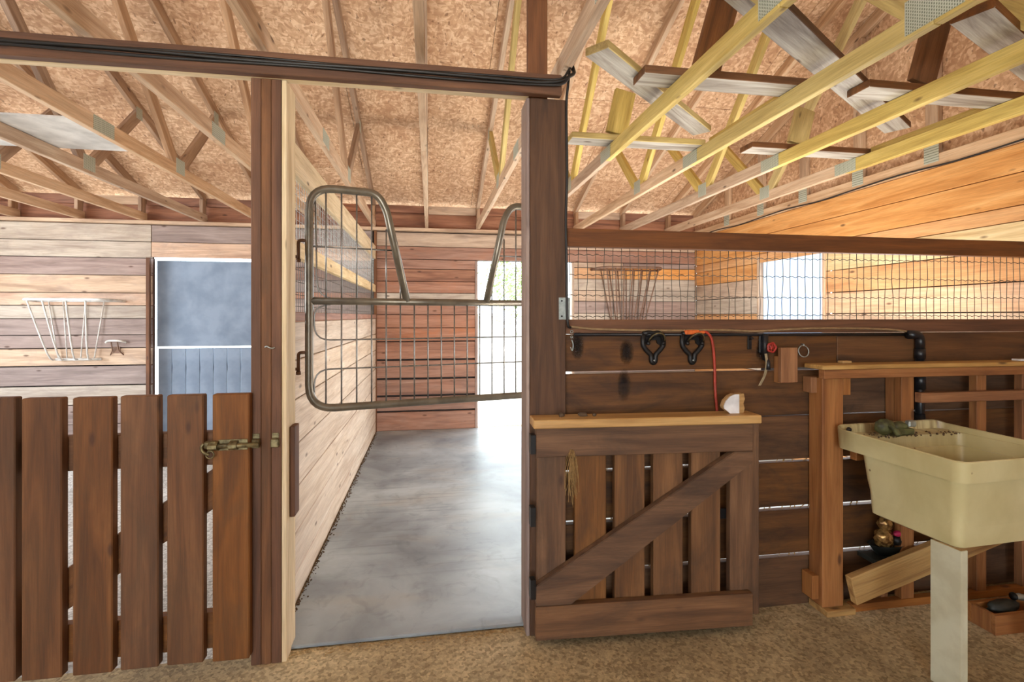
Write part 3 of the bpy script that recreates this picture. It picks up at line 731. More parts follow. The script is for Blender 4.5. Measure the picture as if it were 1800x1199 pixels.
# ------------------------------------------------------------------ dutch door swung open against the partition
DX0, DX1 = .432, 1.385
def dp(u_or_x, z, off=0, isx=True):       # point on door front plane
    t = (u_or_x-DX0)/(DX1-DX0); return Vector((u_or_x, 2.03-.05*t+off, z))
da = math.atan2(-.05, DX1-DX0); dirx = Vector((math.cos(da), math.sin(da), 0)); dn = Vector((-math.sin(da), math.cos(da), 0))
dd = thing('stall_door', (DX0, 2.03, .03), 'lower half door with diagonal brace, swung open flat against the partition', 'door')
P0 = Vector((DX0, 2.03, 0)); DL = (DX1-DX0)/math.cos(da)
def dpt(s, z, off): return P0+dirx*s+dn*off+Vector((0, 0, z))
def us(u):                             # photo column -> distance along the door
    Y = 2.03
    for _ in range(8):
        X = X_(u, Y); s = (X-DX0)/math.cos(da); Y = 2.03+math.sin(da)*s+.039
    return s
for a, b in ((943, 994), (1010, 1065), (1080, 1133), (1148, 1200), (1215, 1266), (1283, 1334)):
    s0, s1 = us(a), us(b)
    board('slat', dpt((s0+s1)/2, .06, .058), dpt((s0+s1)/2, .925, .058), round(s1-s0, 4), .036, dirx, M_door, dd, .003)
board('top_rail', dpt(0, .857, .02), dpt(DL, .857, .02), .125, .037, (0, 0, 1), M_door, dd)
board('bottom_rail', dpt(0, .105, .02), dpt(DL, .105, .02), .14, .037, (0, 0, 1), M_door, dd)
# diagonal brace as a cut prism
br_ = [(0.0, .178), (us(1000)-.0, .178), (DL, .745), (DL, .793), (us(1282), .793), (0.0, .262)]
prism('diagonal_brace', br_, dpt(0, 0, .0395), dirx, (0, 0, 1), .0385, M_door, dd, .003).data.materials[0] = M_door
# ledge on top
lg = board('ledge_board', dpt(-.015, .938, .026), dpt(DL+.02, .938, .026), .115, .036, dn, M_ledge, dd, .004)
box('latch_hole_plate', X_(1256, 2.05), X_(1282, 2.05), 2.066, 2.070, Zu(1268, 915, 2.05), Zu(1268, 897, 2.05), M_black, dd, .001)
for z in (.25, .55, .85):
    box('hinge', .409, .431, 2.028, 2.0335+.03, z-.04, z+.04, M_black, dd, .001)
# hay tuft hanging in first gap
bm = bmesh.new(); hx = X_(1003, 2.03); hz = Zu(1003, 800, 2.03)
for i in range(46):
    a = Vector((hx+random.uniform(-.006, .012), 2.022+random.uniform(-.012, .002), hz+random.uniform(-.02, .03)))
    b = a+Vector((random.uniform(-.03, .02), random.uniform(-.02, 0), -random.uniform(.05, .19)))
    add_tube(bm, smooth_path([a, (a+b)/2+Vector((random.uniform(-.015, .015), -.004, 0)), b], 2), .0011, 3)
o = worldmesh('hay_tuft', bm, M_hay); tag(o, 'tuft of dry hay caught in the leftmost gap of the half door', 'hay')

# things on the ledge
LT = .9565
def ledge(u, off=.03):
    s = us(u); return dpt(s, LT, off)
for u, rr, sd in ((985, (.012, .010, .009), 1), (1022, (.022, .012, .009), 2), (1043, (.008, .008, .007), 3)):
    c = ledge(u, .03); c.z += rr[2]*.8
    o = blob('dirt_clump', c, rr, M_dirt, None, 2, .3, sd)
    tag(o, {1: 'pale dirt clump at the left end of the pine ledge', 2: 'flat dark dirt clump in the middle of the three on the ledge', 3: 'smallest dark crumb, right of the three on the ledge'}[sd], 'dirt')
c = ledge(1288, .035)
wb_ = thing('wood_offcut', c, 'half-round offcut with white face and broken wood side on the ledge', 'wood block')
arc = [(-.045+0*i, 0) for i in range(0)]
pl_ = [(.020, 0), (.020, .083), (.0, .083), (-.022, .074), (-.042, .055), (-.052, .032), (-.050, .022), (-.022, .0)]
prism('white_face', pl_, c+Vector((-.005, -.012, 0)), Vector((1, 0, 0)), Vector((0, 0, 1)), .006, M_whitebit, wb_)
o = prism('broken_core', [(.0, 0), (.028, .0), (.032, .02), (.026, .04), (.033, .06), (.028, .084), (0, .083)], c+Vector((.0155, -.008, 0)), Vector((1, 0, 0)), Vector((0, 0, 1)), -.03, M_ledge, wb_)
prism('core', [(a*.97, b) for a, b in pl_[1:]]+[(-.02, 0.001), (.0, .001)], c+Vector((-.005, -.0115, 0)), Vector((1, 0, 0)), Vector((0, 0, 1)), -.028, M_ledge, wb_)

# ------------------------------------------------------------------ things fixed to the partition
def wz(u, v, Y=YW): return Zu(u, v, Y)
# tan cable along the rail
pts = [(X_(u, YW-.01), YW-.012, wz(u, v)) for u, v in ((1003, 574), (1040, 578), (1100, 580), (1180, 581), (1260, 580), (1330, 582), (1400, 578), (1480, 577), (1560, 579), (1604, 584))]
o = tube('electric_cable', smooth_path(pts, 5), .0055, M_tancable); tag(o, 'tan cable running along the rail above the bridle hooks', 'cable')
# black water pipe
pp_ = thing('water_pipe', (X_(1615, YW), YW-.03, .9), 'black plastic water pipe with elbow running down behind the bench', 'pipe')
py = YW-.022
tube('pipe', [(X_(1010, py), py+.008, wz(1010, 588)), (X_(1595, py), py+.008, wz(1595, 588))], .007, M_abs, pp_, 10)
e0 = Vector((X_(1596, py), py, wz(1596, 588))); ex = X_(1617, py); ez0 = e0.z
tube('elbow', fillet([e0, (ex, py, ez0), (ex, py, ez0-.07)], .035, 8), .021, M_abs, pp_, 12)
tube('coupling', [(ex, py, ez0-.07), (ex, py, ez0-.12)], .024, M_abs, pp_, 12)
tube('pipe', [(ex, py, ez0-.12), (ex, py, .72)], .019, M_abs, pp_, 12)
tube('coupling', [(ex, py-.002, 1.02), (ex, py-.002, 1.10)], .0225, M_abs, pp_, 12)
tube('valve_body', [(ex, py, .72), (ex, py, .74), (ex, py, .84), (ex, py, .90)], [.02, .027, .027, .021], M_abs, pp_, 12)
# bridle hooks
def bridle(u, lab):
    x = X_(u, YW); z = wz(u, 606)
    t = thing('bridle_hook', (x, YW, z), lab, 'hook', 'black cast iron bridle hooks')
    y = YW-.002
    pl = []
    outer = [(-.048, .050), (-.020, .058), (.0, .05), (.02, .058), (.046, .040), (.050, .0), (.034, -.022), (.010, -.045), (.010, -.074), (0, -.084), (-.010, -.074), (-.010, -.045), (-.036, -.022), (-.05, .0)]
    inner = [(-.026, .024), (.022, .026), (.03, .004), (.002, -.030), (-.028, -.0)]
    bm = bmesh.new()
    add_tube(bm, fillet([(x+a, y-.012, z+b) for a, b in outer+[outer[0]]], .01, 3), .0115, 8)
    worldmesh('frame', bm, M_black, t, True)
    prism('back_plate', [(-.05, .035), (-.03, .060), (.03, .060), (.05, .035), (.046, -.01), (.022, .006), (.018, .022), (-.018, .022), (-.022, .006), (-.046, -.01)][::-1], (x, y, z), (1, 0, 0), (0, 0, 1), .008, M_black, t)
    ah = tube('arch_hook', [(x+.006+.036*math.cos(a), y-.020-.035*max(0, math.sin(a)), z+.012+.038*math.sin(a)) for a in [i/12*math.pi for i in range(13)]], .007, M_black, t, 8)
    tube('worn_edge', [(x+.006+.038*math.cos(a), y-.0285-.035*max(0, math.sin(a)), z+.014+.041*math.sin(a)) for a in [i/12*math.pi+.15 for i in range(12)]], .0032, M_brass, ah, 6)['label'] = 'worn brass-coloured edge'
    for s in (-1, 1): blob('knob', (x+.006+s*.036, y-.026, z+.008), (.009, .009, .009), M_black, ah, 2, 0)
    tube('screw', [(x, y-.018, z-.070), (x, y-.022, z-.070)], .004, M_galv, t, 8)
bridle(1146, 'black cast iron bridle hook, left of the pair below the tan cable')
bridle(1214, 'black cast iron bridle hook, right of the pair, beside the red cord')
pg_ = thing('cord_plug', (X_(1218, YW), YW-.02, wz(1218, 584)), 'orange extension cord socket lying on the tan cable', 'plug')
xa, xb, zz0 = X_(1203, YW-.02), X_(1228, YW-.02), wz(1215, 584)
box('socket', xa, xb, YW-.032, YW-.010, zz0-.010, zz0+.011, M_orangeplug, pg_, .004)
box('plug_body', xb, xb+.03, YW-.027, YW-.014, zz0-.006, zz0+.006, M_orangeplug, pg_, .003)
pts = [(X_(1231, YW-.02), YW-.02, zz0), (X_(1243, YW-.02), YW-.02, zz0-.002), (X_(1252, YW-.02), YW-.02, wz(1252, 600)), (X_(1257, YW-.02), YW-.015, wz(1257, 640)), (X_(1258, YW-.02), YW-.015, wz(1258, 680)), (X_(1260, YW-.02), YW-.018, wz(1260, 712)), (X_(1262, YW-.02), YW-.018, wz(1260, 735))]
o = tube('extension_cord', smooth_path(pts, 6), .0065, M_red); tag(o, 'red extension cord hanging down from the orange socket', 'cord')
# black tap with red wheel
tx = X_(1340, YW)
tp = thing('water_tap', (tx, YW, wz(1340, 600)), 'black wall tap with a red wheel handle on the partition', 'tap')
tube('riser', [(tx, YW-.020, wz(1340, 586)), (tx, YW-.020, wz(1340, 632))], .014, M_abs, tp, 10)
tube('spout', fillet([(tx, YW-.02, wz(1340, 630)), (tx-.002, YW-.045, wz(1340, 634)), (tx-.006, YW-.05, wz(1340, 648))], .02, 4), .010, M_abs, tp, 10)
box('mount', tx-.022, tx+.012, YW-.012, YW-.001, wz(1340, 620), wz(1340, 588), M_abs, tp, .003)
hx_, hz_ = X_(1356, YW-.06), wz(1356, 611, YW-.06)
tube('stem', [(tx, YW-.02, hz_), (hx_-.0, YW-.058, hz_)], .006, M_abs, tp, 8)
wh_ = tube('wheel_handle', [(hx_+.020*math.cos(a)*(1+.08*math.cos(5*a)), YW-.062, hz_+.020*math.sin(a)*(1+.08*math.cos(5*a))) for a in [i/30*2*math.pi for i in range(30)]], .0052, M_redhandle, tp, 6, True)
for a in (0.3, 1.35, 2.4):
    tube('spoke', [(hx_+.019*math.cos(a), YW-.062, hz_+.019*math.sin(a)), (hx_-.019*math.cos(a), YW-.062, hz_-.019*math.sin(a))], .003, M_redhandle, wh_, 6)
pts = [(X_(u, YW-.05), YW-.045, wz(u, v, YW-.05)) for u, v in ((1347, 622), (1349, 640), (1345, 660), (1336, 678))]
bm = bmesh.new(); sp_ = smooth_path(pts, 5)
for i in range(len(sp_)-1):
    a, b = sp_[i], sp_[i+1]; w_ = Vector((.008, .003, 0)); vv = [bm.verts.new(q) for q in (a-w_, a+w_, b+w_, b-w_)]; bm.faces.new(vv)
bmesh.ops.remove_doubles(bm, verts=bm.verts, dist=.0001); bmesh.ops.solidify(bm, geom=bm.faces[:], thickness=.002)
o = worldmesh('strap', bm, M_strap); tag(o, 'pale worn strap hanging from the black tap', 'strap')
o = thing('black_bracket', (X_(1316, YW), YW, wz(1316, 600)), 'narrow black bracket on the partition left of the tap', 'bracket')
box('plate', X_(1313, YW), X_(1320, YW), YW-.008, YW-.0005, wz(1316, 614), wz(1316, 588), M_black, o, .002)
tube('peg', [(X_(1316, YW), YW-.008, wz(1316, 596)), (X_(1316, YW), YW-.03, wz(1316, 594))], .005, M_black, o, 8)
bk = thing('wood_block', (X_(1387, YW), YW-.02, wz(1387, 640)), 'small reddish wood block nailed to the partition beside a ring', 'wood block')
box('front_piece', X_(1373, YW-.06), X_(1402, YW-.06), YW-.062, YW-.038, wz(1387, 672, YW-.05), wz(1387, 611, YW-.05), M_bench, bk, .002, 2)
box('back_piece', X_(1367, YW-.03), X_(1396, YW-.03), YW-.037, YW-.001, wz(1387, 672, YW-.02), wz(1387, 626, YW-.02), M_bench, bk, .002, 2)
rg = thing('tie_ring', (X_(1412, YW), YW-.01, wz(1412, 616)), 'thin metal tie ring on the partition next to the wood block', 'ring')
rx, rz_ = X_(1412, YW-.012), wz(1412, 617)
tube('ring', [(rx+.027*math.cos(a), YW-.014+.004*math.sin(a), rz_+.027*math.sin(a)) for a in [i/24*2*math.pi for i in range(24)]], .0028, M_galv, rg, 6, True)
tube('eye', [(rx, YW-.0, rz_+.034), (rx, YW-.016, rz_+.033), (rx, YW-.018, rz_+.024)], .003, M_galv, rg, 6)
ch = thing('snap_hook', (X_(1004, YW), YW-.01, wz(1004, 600)), 'small steel snap hook hanging under the steel plate on the post', 'hook')
sx = X_(1005, YW-.012)
for v0, r_ in ((583, .006), (592, .005)):
    tube('ring', [(sx+r_*math.cos(a), YW-.012, wz(1005, v0)+r_*math.sin(a)) for a in [i/12*2*math.pi for i in range(12)]], .0017, M_galv, ch, 5, True)
tube('hook', smooth_path([(sx, YW-.012, wz(1005, 597)), (sx+.006, YW-.014, wz(1005, 606)), (sx+.002, YW-.014, wz(1005, 616)), (sx-.006, YW-.014, wz(1005, 610))], 5), .0022, M_galv, ch, 6)

# ------------------------------------------------------------------ hanging yoke gate
GX, GY0 = -.545, 2.41; gd = Vector((.9715, .237, 0)).normalized(); gn = Vector((-gd.y, gd.x, 0))
def gp(s, z, off=0): return Vector((GX, GY0, 0))+gd*s+gn*off+Vector((0, 0, z))
yg = thing('yoke_gate', (GX, GY0, .95), 'hanging tubular metal stall gate with yoke opening and wire bars', 'gate')
W_ = 1.306; R_ = .0185; ZT, ZM, ZB = 1.972, 1.450, .955
outer = [gp(.446, ZM), gp(.345, 1.90), gp(.30, ZT-.002), gp(0.0, ZT), gp(0, ZB), gp(W_, ZB), gp(W_, ZT), gp(W_-.30, ZT-.002), gp(W_-.345, 1.90), gp(W_-.446, ZM)]
tube('frame', fillet(outer, {1: .04, 2: .09, 3: .11, 4: .11, 5: .11, 6: .11, 7: .09, 8: .04}, 7), R_, M_tube, yg, 12)
tube('mid_rail', [gp(0, ZM), gp(W_, ZM)], R_*.92, M_tube, yg, 12)
for i in range(18):
    s = .0718+.0682*i
    if s > W_-.05: break
    zb = ZB+.004
    tube('bar', [gp(s, zb, -.004), gp(s, ZM, -.004)], .0040, M_wire, yg, 6)
    ss = min(s, W_-s)
    if ss < .43:
        def top(q):
            if q < .30: return ZT-.004-(.018 if q < .08 else 0)
            return ZT-.02-(q-.30)*(ZT-.02-ZM)/(.446-.30)
        tube('bar', [gp(s, ZM, -.004), gp(s, top(ss), -.004)], .0040, M_wire, yg, 6)
def hw(z, bend):
    tube('horizontal_wire', fillet([gp(.10, bend[0], .003), gp(.022, bend[0]-(.02 if bend[1] > 0 else -.02), .003), gp(.022, z, .003), gp(W_-.022, z, .003), gp(W_-.022, bend[0]-(.02 if bend[1] > 0 else -.02), .003), gp(W_-.10, bend[0], .003)], .07, 5), .0040, M_wire, yg, 6)
hw(1.27, (ZM-.012, 1)); hw(1.135, (ZB+.012, -1))
for m in (0, 1):
    f = (lambda s: s) if m == 0 else (lambda s: W_-s)
    tube('horizontal_wire', [gp(f(.0), 1.70, .003), gp(f(.387), 1.70, .003)], .0040, M_wire, yg, 6)
    tube('inner_loop', fillet([gp(f(.20), ZM+.01, .003), gp(f(.035), ZM+.012, .003), gp(f(.025), ZT-.02, .003)], {1: .12}, 6), .0040, M_wire, yg, 6)
for z in (1.725, 1.215):
    tube('hinge_arm', fillet([gp(-.004, z), gp(-.045, z), gp(-.045, z-.03), gp(-.045, z-.085)], .014, 4), .0075, M_rust_tube, yg, 8)
    tube('hinge_arm', [gp(-.045, z-.075, 0), Vector((-.633, GY0+.0, z-.075))], .007, M_rust_tube, yg, 8)
    tube('hinge_nut', [gp(-.045, z-.085), gp(-.045, z-.10)], .011, M_rust_tube, yg, 6)

# ------------------------------------------------------------------ hay racks on the back wall
def rack(u0, u1, ztop, zbot, mat, lab, bars, spread=None):
    xa, xb = X_(u0, YB-.1), X_(u1, YB-.1); xm = (xa+xb)/2; w = xb-xa
    t = thing('hay_rack', (xm, YB, zbot), lab, 'hay rack')
    yw, yo = YB-.02, YB-.30
    tube('top_rail', fillet([(xa, yw, ztop), (xa+.07*w, yo, ztop+.01), (xb-.07*w, yo, ztop+.01), (xb, yw, ztop)], .10, 6), .016, mat, t, 10)
    tube('wall_rail', [(xa, yw, ztop), (xb, yw, ztop)], .010, mat, t, 8)
    xl_, xr_ = xm-w*.22, xm+w*.22
    tube('bottom_rail', [(xl_-.03, yw-.03, zbot), (xr_+.03, yw-.03, zbot)], .014, mat, t, 8)
    for i in range(bars):
        f = i/(bars-1); xt = xa+w*(.12+.76*f); xo = xl_+(xr_-xl_)*f
        if spread: xt, xo = xa+w*spread[0][i], xa+w*spread[1][i]
        tube('bar', smooth_path([(xt, yo+.01, ztop), (xt+(xo-xt)*.85, yo+.16, zbot+.07), (xo, yw-.03, zbot)], 4), .0085, mat, t, 8)
        tube('bar', [(xt+.02, yw, ztop), (xo+.02, yw-.02, zbot)], .006, mat, t, 6)
rack(52, 212, 1.545, .915, M_white_tube, 'white tubular hay rack on the back wall of the left stall', 4, ((.12, .28, .53, .74), (.24, .34, .49, .64)))
rack(1043, 1160, 1.97, 1.24, M_rust_tube, 'rusty tubular hay rack on the back wall of the right stall', 7)
xh = X_(206, YB); t = thing('saddle_hook', (xh, YB, 1.05), 'small wall bracket with white curved top beside the white hay rack', 'bracket')
zh = Zu(206, 600, YB)
bm = bmesh.new()
tube('curved_top', smooth_path([(xh-.10, YB-.02, zh-.012), (xh-.05, YB-.06, zh+.008), (xh+.05, YB-.06, zh+.008), (xh+.10, YB-.02, zh-.012)], 5), .012, M_white_tube, t, 8)
for s in (-.03, .03):
    tube('arm', [(xh+s, YB-.055, zh), (xh+s, YB-.03, zh-.10), (xh+s*2.2, YB-.002, zh-.15)], .006, M_rust_tube, t, 6)
box('back_plate', xh-.035, xh+.035, YB-.012, YB-.006, zh-.13, zh-.06, M_rust_tube, t, .001)

# ------------------------------------------------------------------ bench against the partition
bn = thing('work_bench', (2.4, 2.0, 0), 'reddish rough wooden bench frame with plank top against the partition', 'bench')
BT = 1.158
box('top_plank', X_(1436, 2.04), XR-.01, 2.005, YW-.03, BT-.020, BT, M_benchtop, bn, .003)
box('apron', X_(1447, 2.02), XR-.01, 2.012, 2.048, BT-.062, BT-.021, M_bench, bn, .002)
lx0, lx1 = X_(1447, 2.055), X_(1484, 2.055)
box('leg', lx0, lx1, 2.058, 2.146, .03, BT-.063, M_bench, bn, .004)
box('foot', lx0-.0, lx1+.04, 2.03, 2.147, 0, .029, M_benchtop, bn, .003)
for a, b in ((1582, 1604), (1714, 1731), (1794, 1812)):
    box('stud', X_(a, 2.06), X_(b, 2.06), 2.052, 2.09, .037, BT-.021, M_bench, bn, .002)
box('stud', X_(1561, 2.13), X_(1583, 2.13), 2.10, YW-.004, .40, BT-.021, M_bench, bn, .002)
box('rail', X_(1604, 2.06)-.0, XR-.01, 2.014, 2.050, Zu(1700, 705, 2.03), Zu(1700, 688, 2.03), M_bench, bn, .002)
box('block', lx1+.001, lx1+.04, 2.06, 2.14, Zu(1490, 692, 2.1), BT-.063, M_bench, bn, .002)
box('block', lx0-.032, lx0-.001, 2.09, 2.145, Zu(1440, 690, 2.1), BT-.063, M_bench, bn, .002)
box('base_plate', 1.94, XR-.01, 2.05, 2.085, 0, .036, M_bench, bn, .002)
box('block', lx1+.001, lx1+.03, 2.09, 2.145, .0365, .12, M_bench, bn, .002)
box('block', lx0-.035, lx0-.001, 2.08, 2.148, .06, .17, M_bench, bn, .002)
for xk in (2.13, 2.62):
    box('foot_block', xk, xk+.04, 2.0865, 2.14, 0, .2, M_bench, bn, .002)
pk = board('loose_plank', (1.885, 2.00, .137), (3.2, 2.03, .475), .13, .036, (0, 0, 1), M_benchtop, None, .003)
tag(pk, 'wide loose plank leaning slantwise under the bench behind the sink', 'plank')
# scrap of board on bench top and bracket
o = box('board_scrap', X_(1478, 2.08), X_(1488, 2.08)+.02, 2.07, 2.10, BT+.0005, BT+.012, M_benchtop, None, .002); tag(o, 'small wood scrap on the left end of the bench top', 'wood scrap')
o = box('paper_scrap', X_(1786, 2.06), X_(1812, 2.06), 2.04, 2.08, BT+.0005, BT+.010, M_whitebit, None, .001); tag(o, 'small whitish scrap on the bench top at the right edge', 'scrap')
# tub with crumpled wrapper under the sink
tb = thing('dark_tub', (2.17, 2.06, .27), 'dark plastic tub tucked under the bench behind the sink', 'tub')
bm = bmesh.new(); tcx, tcy, tz0 = X_(1572, 2.06), 2.095, Zu(1572, 985, 2.03)
def ringv(bm, rx, ry, z, n=20): return [bm.verts.new((tcx+rx*math.cos(i/n*2*math.pi), tcy+ry*math.sin(i/n*2*math.pi), z)) for i in range(n)]
rs = [ringv(bm, .06, .03, tz0), ringv(bm, .10, .048, tz0+.05), ringv(bm, .105, .05, tz0+.052), ringv(bm, .096, .045, tz0+.048), ringv(bm, .055, .026, tz0+.006)]
for i in range(4):
    for j in range(20): bm.faces.new((rs[i][j], rs[i][(j+1) % 20], rs[i+1][(j+1) % 20], rs[i+1][j]))
bm.faces.new(rs[0]); bm.faces.new(rs[-1])
worldmesh('bowl', bm, M_darktub, tb, True)
box('support_shelf', tcx-.12, tcx+.13, 2.04, 2.146, tz0-.022, tz0-.001, M_darktub, tb, .002)
bgz = tz0+.06
wr_ = thing('crumpled_bag', (tcx-.01, tcy-.005, bgz), 'crumpled gold wrapper bundle with a pink patch in the dark tub', 'bag')
blob('wrapper', (tcx-.03, tcy-.008, bgz+.02), (.045, .035, .05), M_foil, wr_, 3, .12, 4)
blob('wrapper', (tcx-.02, tcy-.004, bgz+.085), (.032, .028, .034), M_foil, wr_, 3, .14, 5)
blob('pink_patch', (tcx+.025, tcy-.028, bgz+.045), (.024, .014, .013), M_pink, wr_, 2, .2, 6)
blob('dark_patch', (tcx+.032, tcy-.022, bgz+.012), (.032, .024, .026), M_black, wr_, 2, .15, 7)
# wooden tray with tools at right
x0 = X_(1724, 1.86)
tr = thing('wooden_tray', (x0+.2, 1.84, 0), 'low reddish wooden tray on the floor at the right edge', 'tray')
for nm, a in (('side_board', (x0, x0+.5, 1.80, 1.82, 0.0, .085)), ('side_board', (x0, x0+.5, 1.90, 1.92, 0, .085)), ('end_board', (x0, x0+.02, 1.8205, 1.8995, 0, .085)), ('end_board', (x0+.48, x0+.5, 1.8205, 1.8995, 0, .085)), ('bottom', (x0+.021, x0+.479, 1.8205, 1.8995, .005, .015))):
    box(nm, *a, M_bench, tr, .002)
o = blob('dark_rag', (x0+.12, 1.86, .085), (.08, .03, .028), M_darktub, None, 3, .12, 9); tag(o, 'dark crumpled rag filling the wooden tray', 'rag')
tl = thing('hose_nozzle', (x0+.25, 1.86, .10), 'small dull metal nozzle lying in the wooden tray', 'nozzle')
tube('barrel', [(x0+.17, 1.855, .125), (x0+.20, 1.855, .122), (x0+.30, 1.86, .095)], [.012, .015, .009], M_galv, tl, 10)
tube('collar', [(x0+.165, 1.855, .127), (x0+.172, 1.855, .126)], .017, M_black, tl, 10)

# ------------------------------------------------------------------ utility sink
SX0, SX1, SY0, SY1 = 1.855, 2.46, 1.49, 2.035; SZ = .862
sk = thing('utility_sink', ((SX0+SX1)/2, (SY0+SY1)/2, 0), 'stained cream plastic utility sink on painted legs at right', 'sink')
def rrect(x0, x1, y0, y1, r, z, n=6):
    pts = []
    for cx, cy, a0 in ((x1-r, y1-r, 0), (x0+r, y1-r, 90), (x0+r, y0+r, 180), (x1-r, y0+r, 270)):
        for i in range(n+1):
            a = math.radians(a0+90*i/n); pts.append((cx+r*math.cos(a), cy+r*math.sin(a), z))
    return pts
def lift(p):      # the rim rises toward the back deck
    t = max(0, (p[1]-(SY1-.13))/.13); return .022*t*t
bm = bmesh.new()
def ring(pts): return [bm.verts.new(p) for p in pts]
def bridge(a, b):
    n = len(a)
    for i in range(n): bm.faces.new((a[i], a[(i+1) % n], b[(i+1) % n], b[i]))
RH = .078
def rr(dx, z, r, lf=True, back=0.0):
    ps = rrect(SX0+dx, SX1-dx, SY0+dx, SY1-dx-back, r, z)
    return ring([(p[0], p[1], p[2]+(lift(p) if lf else 0)) for p in ps])
# outer skirt, lip, deck, bowl, outer body
a0 = rr(0.004, SZ-RH, .04, False); a1 = rr(0, SZ-.004, .04); a2 = rr(.003, SZ, .04); a3 = rr(.010, SZ-.001, .035)
a4 = rr(.014, SZ-.018, .035, False)
bridge(a0, a1); bridge(a1, a2); bridge(a2, a3); bridge(a3, a4)
def inner(dx, z, back, r): return ring(rrect(SX0+dx, SX1-dx, SY0+dx, SY1-back, r, z))
b1 = inner(.018, SZ-.020, .105, .035); b2 = inner(.034, SZ-.19, .120, .04); b3 = inner(.05, SZ-.30, .13, .05); b4 = inner(.09, SZ-.312, .17, .05)
bridge(a4, b1); bridge(b1, b2); bridge(b2, b3); bridge(b3, b4); bm.faces.new(b4)
c0 = rr(.034, SZ-RH+.004, .03, False, .08); c1 = rr(.035, SZ-RH-.003, .03, False, .085); c2 = rr(.047, SZ-RH-.250, .03, False, .09); c3 = rr(.060, SZ-RH-.258, .03, False, .09)
bridge(a0, c0); bridge(c0, c1); bridge(c1, c2); bridge(c2, c3); bm.faces.new(c3)
basin = worldmesh('basin', bm, M_sink, sk, True)
try:
    es = basin.modifiers.new('edge', 'EDGE_SPLIT'); es.split_angle = math.radians(38)
except Exception: pass
# legs: two-sided angle legs
for (lx, ly, sxn) in ((SX0+.028, SY0+.028, 1), (SX1-.028, SY0+.028, -1)):
    t_ = .004; w1, w2 = .032, .105; zt = SZ-RH-.25
    poly = [(0, 0), (sxn*w1, 0), (sxn*w1, t_), (sxn*t_, t_), (sxn*t_, w2), (0, w2)]
    if sxn < 0: poly = poly[::-1]
    prism('leg', poly, (lx, ly, 0), (1, 0, 0), (0, 1, 0), zt, M_paintleg, sk)
box('wall_cleat', SX0+.08, SX1-.05, SY1-.045, SY1-.01, SZ-RH-.06, SZ-RH-.001, M_bench, sk)
# the whole sink stands slightly askew
SR = Matrix.Translation((SX0, SY0, 0)) @ Matrix.Rotation(R(3.2), 4, 'Z') @ Matrix.Translation((-SX0, -SY0, 0))
def skew(o): o.matrix_basis = SR @ o.matrix_basis; return o
skew(sk)
# faucet covered in moss
fx, fy = X_(1560, 1.97), 1.965; fz = SZ-.016
fc = thing('faucet', (fx, fy, fz), 'mossy green old faucet on the back deck of the sink', 'faucet')
blob('body', (fx-.02, fy, fz+.035), (.046, .030, .036), M_algae, fc, 3, .07, 11)
box('base_plate', fx+.0, fx+.11, fy-.03, fy+.03, fz, fz+.028, M_algae, fc, .006)
blob('valve_body', (fx+.055, fy, fz+.035), (.045, .024, .02), M_algae, fc, 3, .08, 12)
box('chrome_handle', fx+.085, fx+.125, fy-.024, fy+.002, fz+.034, fz+.062, M_galv, fc, .005)
tube('spout', smooth_path([(fx-.02, fy-.02, fz+.045), (fx-.022, fy-.05, fz+.035), (fx-.022, fy-.075, fz+.012)], 4), .011, M_algae, fc, 10)
o = blob('rubber_stopper', (SX0+.02, SY1-.035, SZ+.004), (.012, .011, .011), M_black, None, 2, .05, 14); tag(o, 'small dark ball on the left corner of the sink deck', 'stopper')
bm = bmesh.new()
for i in range(60):
    x = random.uniform(SX0+.08, SX1-.05); y = random.uniform(SY1-.115, SY1-.03)
    bmesh.ops.create_icosphere(bm, subdivisions=1, radius=random.uniform(.002, .0055), matrix=Matrix.Translation((x, y, SZ-.018)))
o = worldmesh('dirt', bm, M_dirt); o['kind'] = 'stuff'; tag(o, 'brown dirt crumbs scattered on the back deck of the sink', 'dirt')

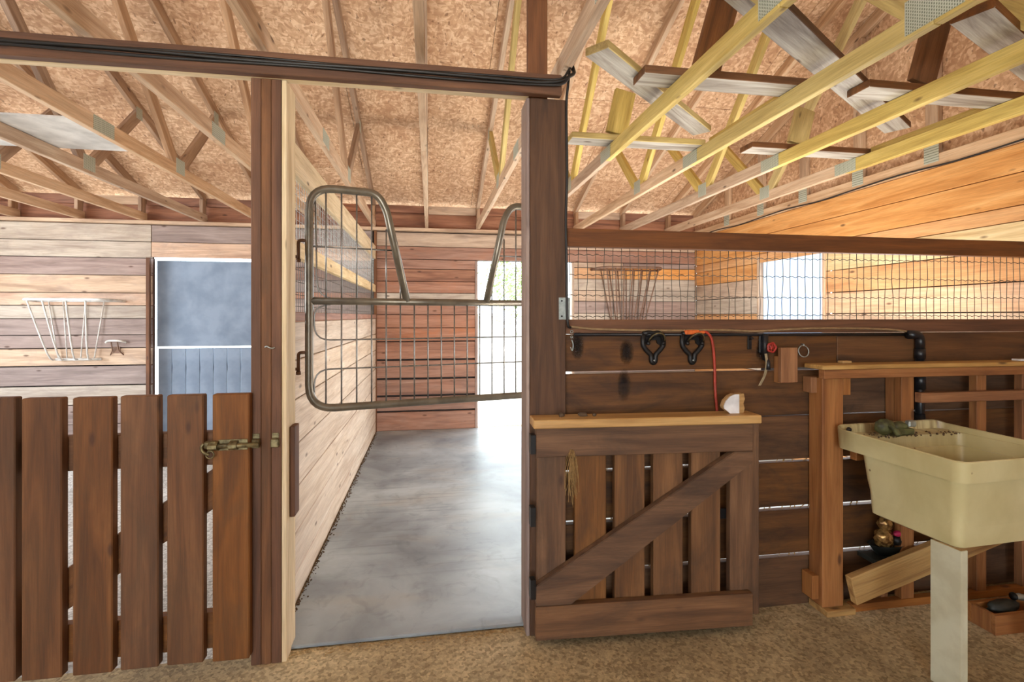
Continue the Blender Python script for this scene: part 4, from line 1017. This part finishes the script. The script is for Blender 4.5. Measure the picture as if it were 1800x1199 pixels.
# ------------------------------------------------------------------ floor litter
bm = bmesh.new()
for i in range(420):
    y = random.uniform(2.3, 6.0); x = XL+.012+abs(random.gauss(0, .012))
    bmesh.ops.create_icosphere(bm, subdivisions=1, radius=random.uniform(.002, .006), matrix=Matrix.Translation((x, y, .018)))
o = worldmesh('litter', bm, M_dirt); o['kind'] = 'stuff'; tag(o, 'line of dirt and shavings along the foot of the pale divider', 'dirt')
bm = bmesh.new()
for i in range(160):
    x = random.uniform(-.55, .42); y = 2.18-abs(random.gauss(0, .02)); a = random.uniform(0, 3.14); l = random.uniform(.006, .03)
    add_tube(bm, [(x, y, .004), (x+l*math.cos(a), y+l*math.sin(a)*.5, .005)], .0012, 3)
o = worldmesh('straw_litter', bm, M_hay); o['kind'] = 'stuff'; tag(o, 'straw bits along the front edge of the rubber mat', 'straw')

# ------------------------------------------------------------------ outside the back doorway
tr_ = thing('garden_tree', (2.6, 12.5, -.05), 'pale green leafy tree outside the back doorway', 'tree')
tube('trunk', smooth_path([(2.9, 12.6, -.05), (2.85, 12.5, 1.2), (2.7, 12.5, 2.6), (2.5, 12.4, 4.2)], 5), [.12-.004*i for i in range(16)], M_bark, tr_, 10)
bm = bmesh.new(); rnd = random.Random(3)
for i in range(2600):
    a = rnd.random()
    c = Vector((1.95+rnd.gauss(0, .75), 12.2+rnd.gauss(0, .6), 3.0+rnd.gauss(0, .8)))
    if a < .35: c = Vector((1.95+rnd.gauss(0, .25), 11.9+rnd.gauss(0, .3), 2.1+rnd.gauss(0, .36)))
    s = rnd.uniform(.03, .06); n = Vector((rnd.uniform(-1, 1), rnd.uniform(-1, 1), rnd.uniform(-1, 1))).normalized(); t1 = n.orthogonal().normalized(); t2 = n.cross(t1)
    vs_ = [bm.verts.new(c+q) for q in (t1*s, t2*s*.5, -t1*s, -t2*s*.5)]; bm.faces.new(vs_)
o = worldmesh('foliage', bm, M_leaf, tr_); o['kind'] = 'stuff'
sh = thing('garden_shed', (.6, 15, -.05), 'low pale shed outside the back doorway', 'shed')
for i in range(7): box('siding_board', -.8, 2.05, 15.0+.004*(i % 2), 15.04, .0+i*.2, .195+i*.2, M_pale, sh, .004)
box('roof_panel', -.9, 2.15, 14.85, 16.2, 1.41, 1.47, M_pale, sh, .004)
fe = thing('paddock_fence', (2, 17, -.05), 'pale rail fence far outside the back doorway', 'fence')
for i in range(7): box('fence_post', -2+i*1.8, -1.9+i*1.8, 17, 17.1, -.05, 1.25, M_pale, fe)
for z in (.4, .8, 1.15): box('fence_rail', -2.2, 9, 16.96, 16.998, z-.06, z+.06, M_pale, fe)
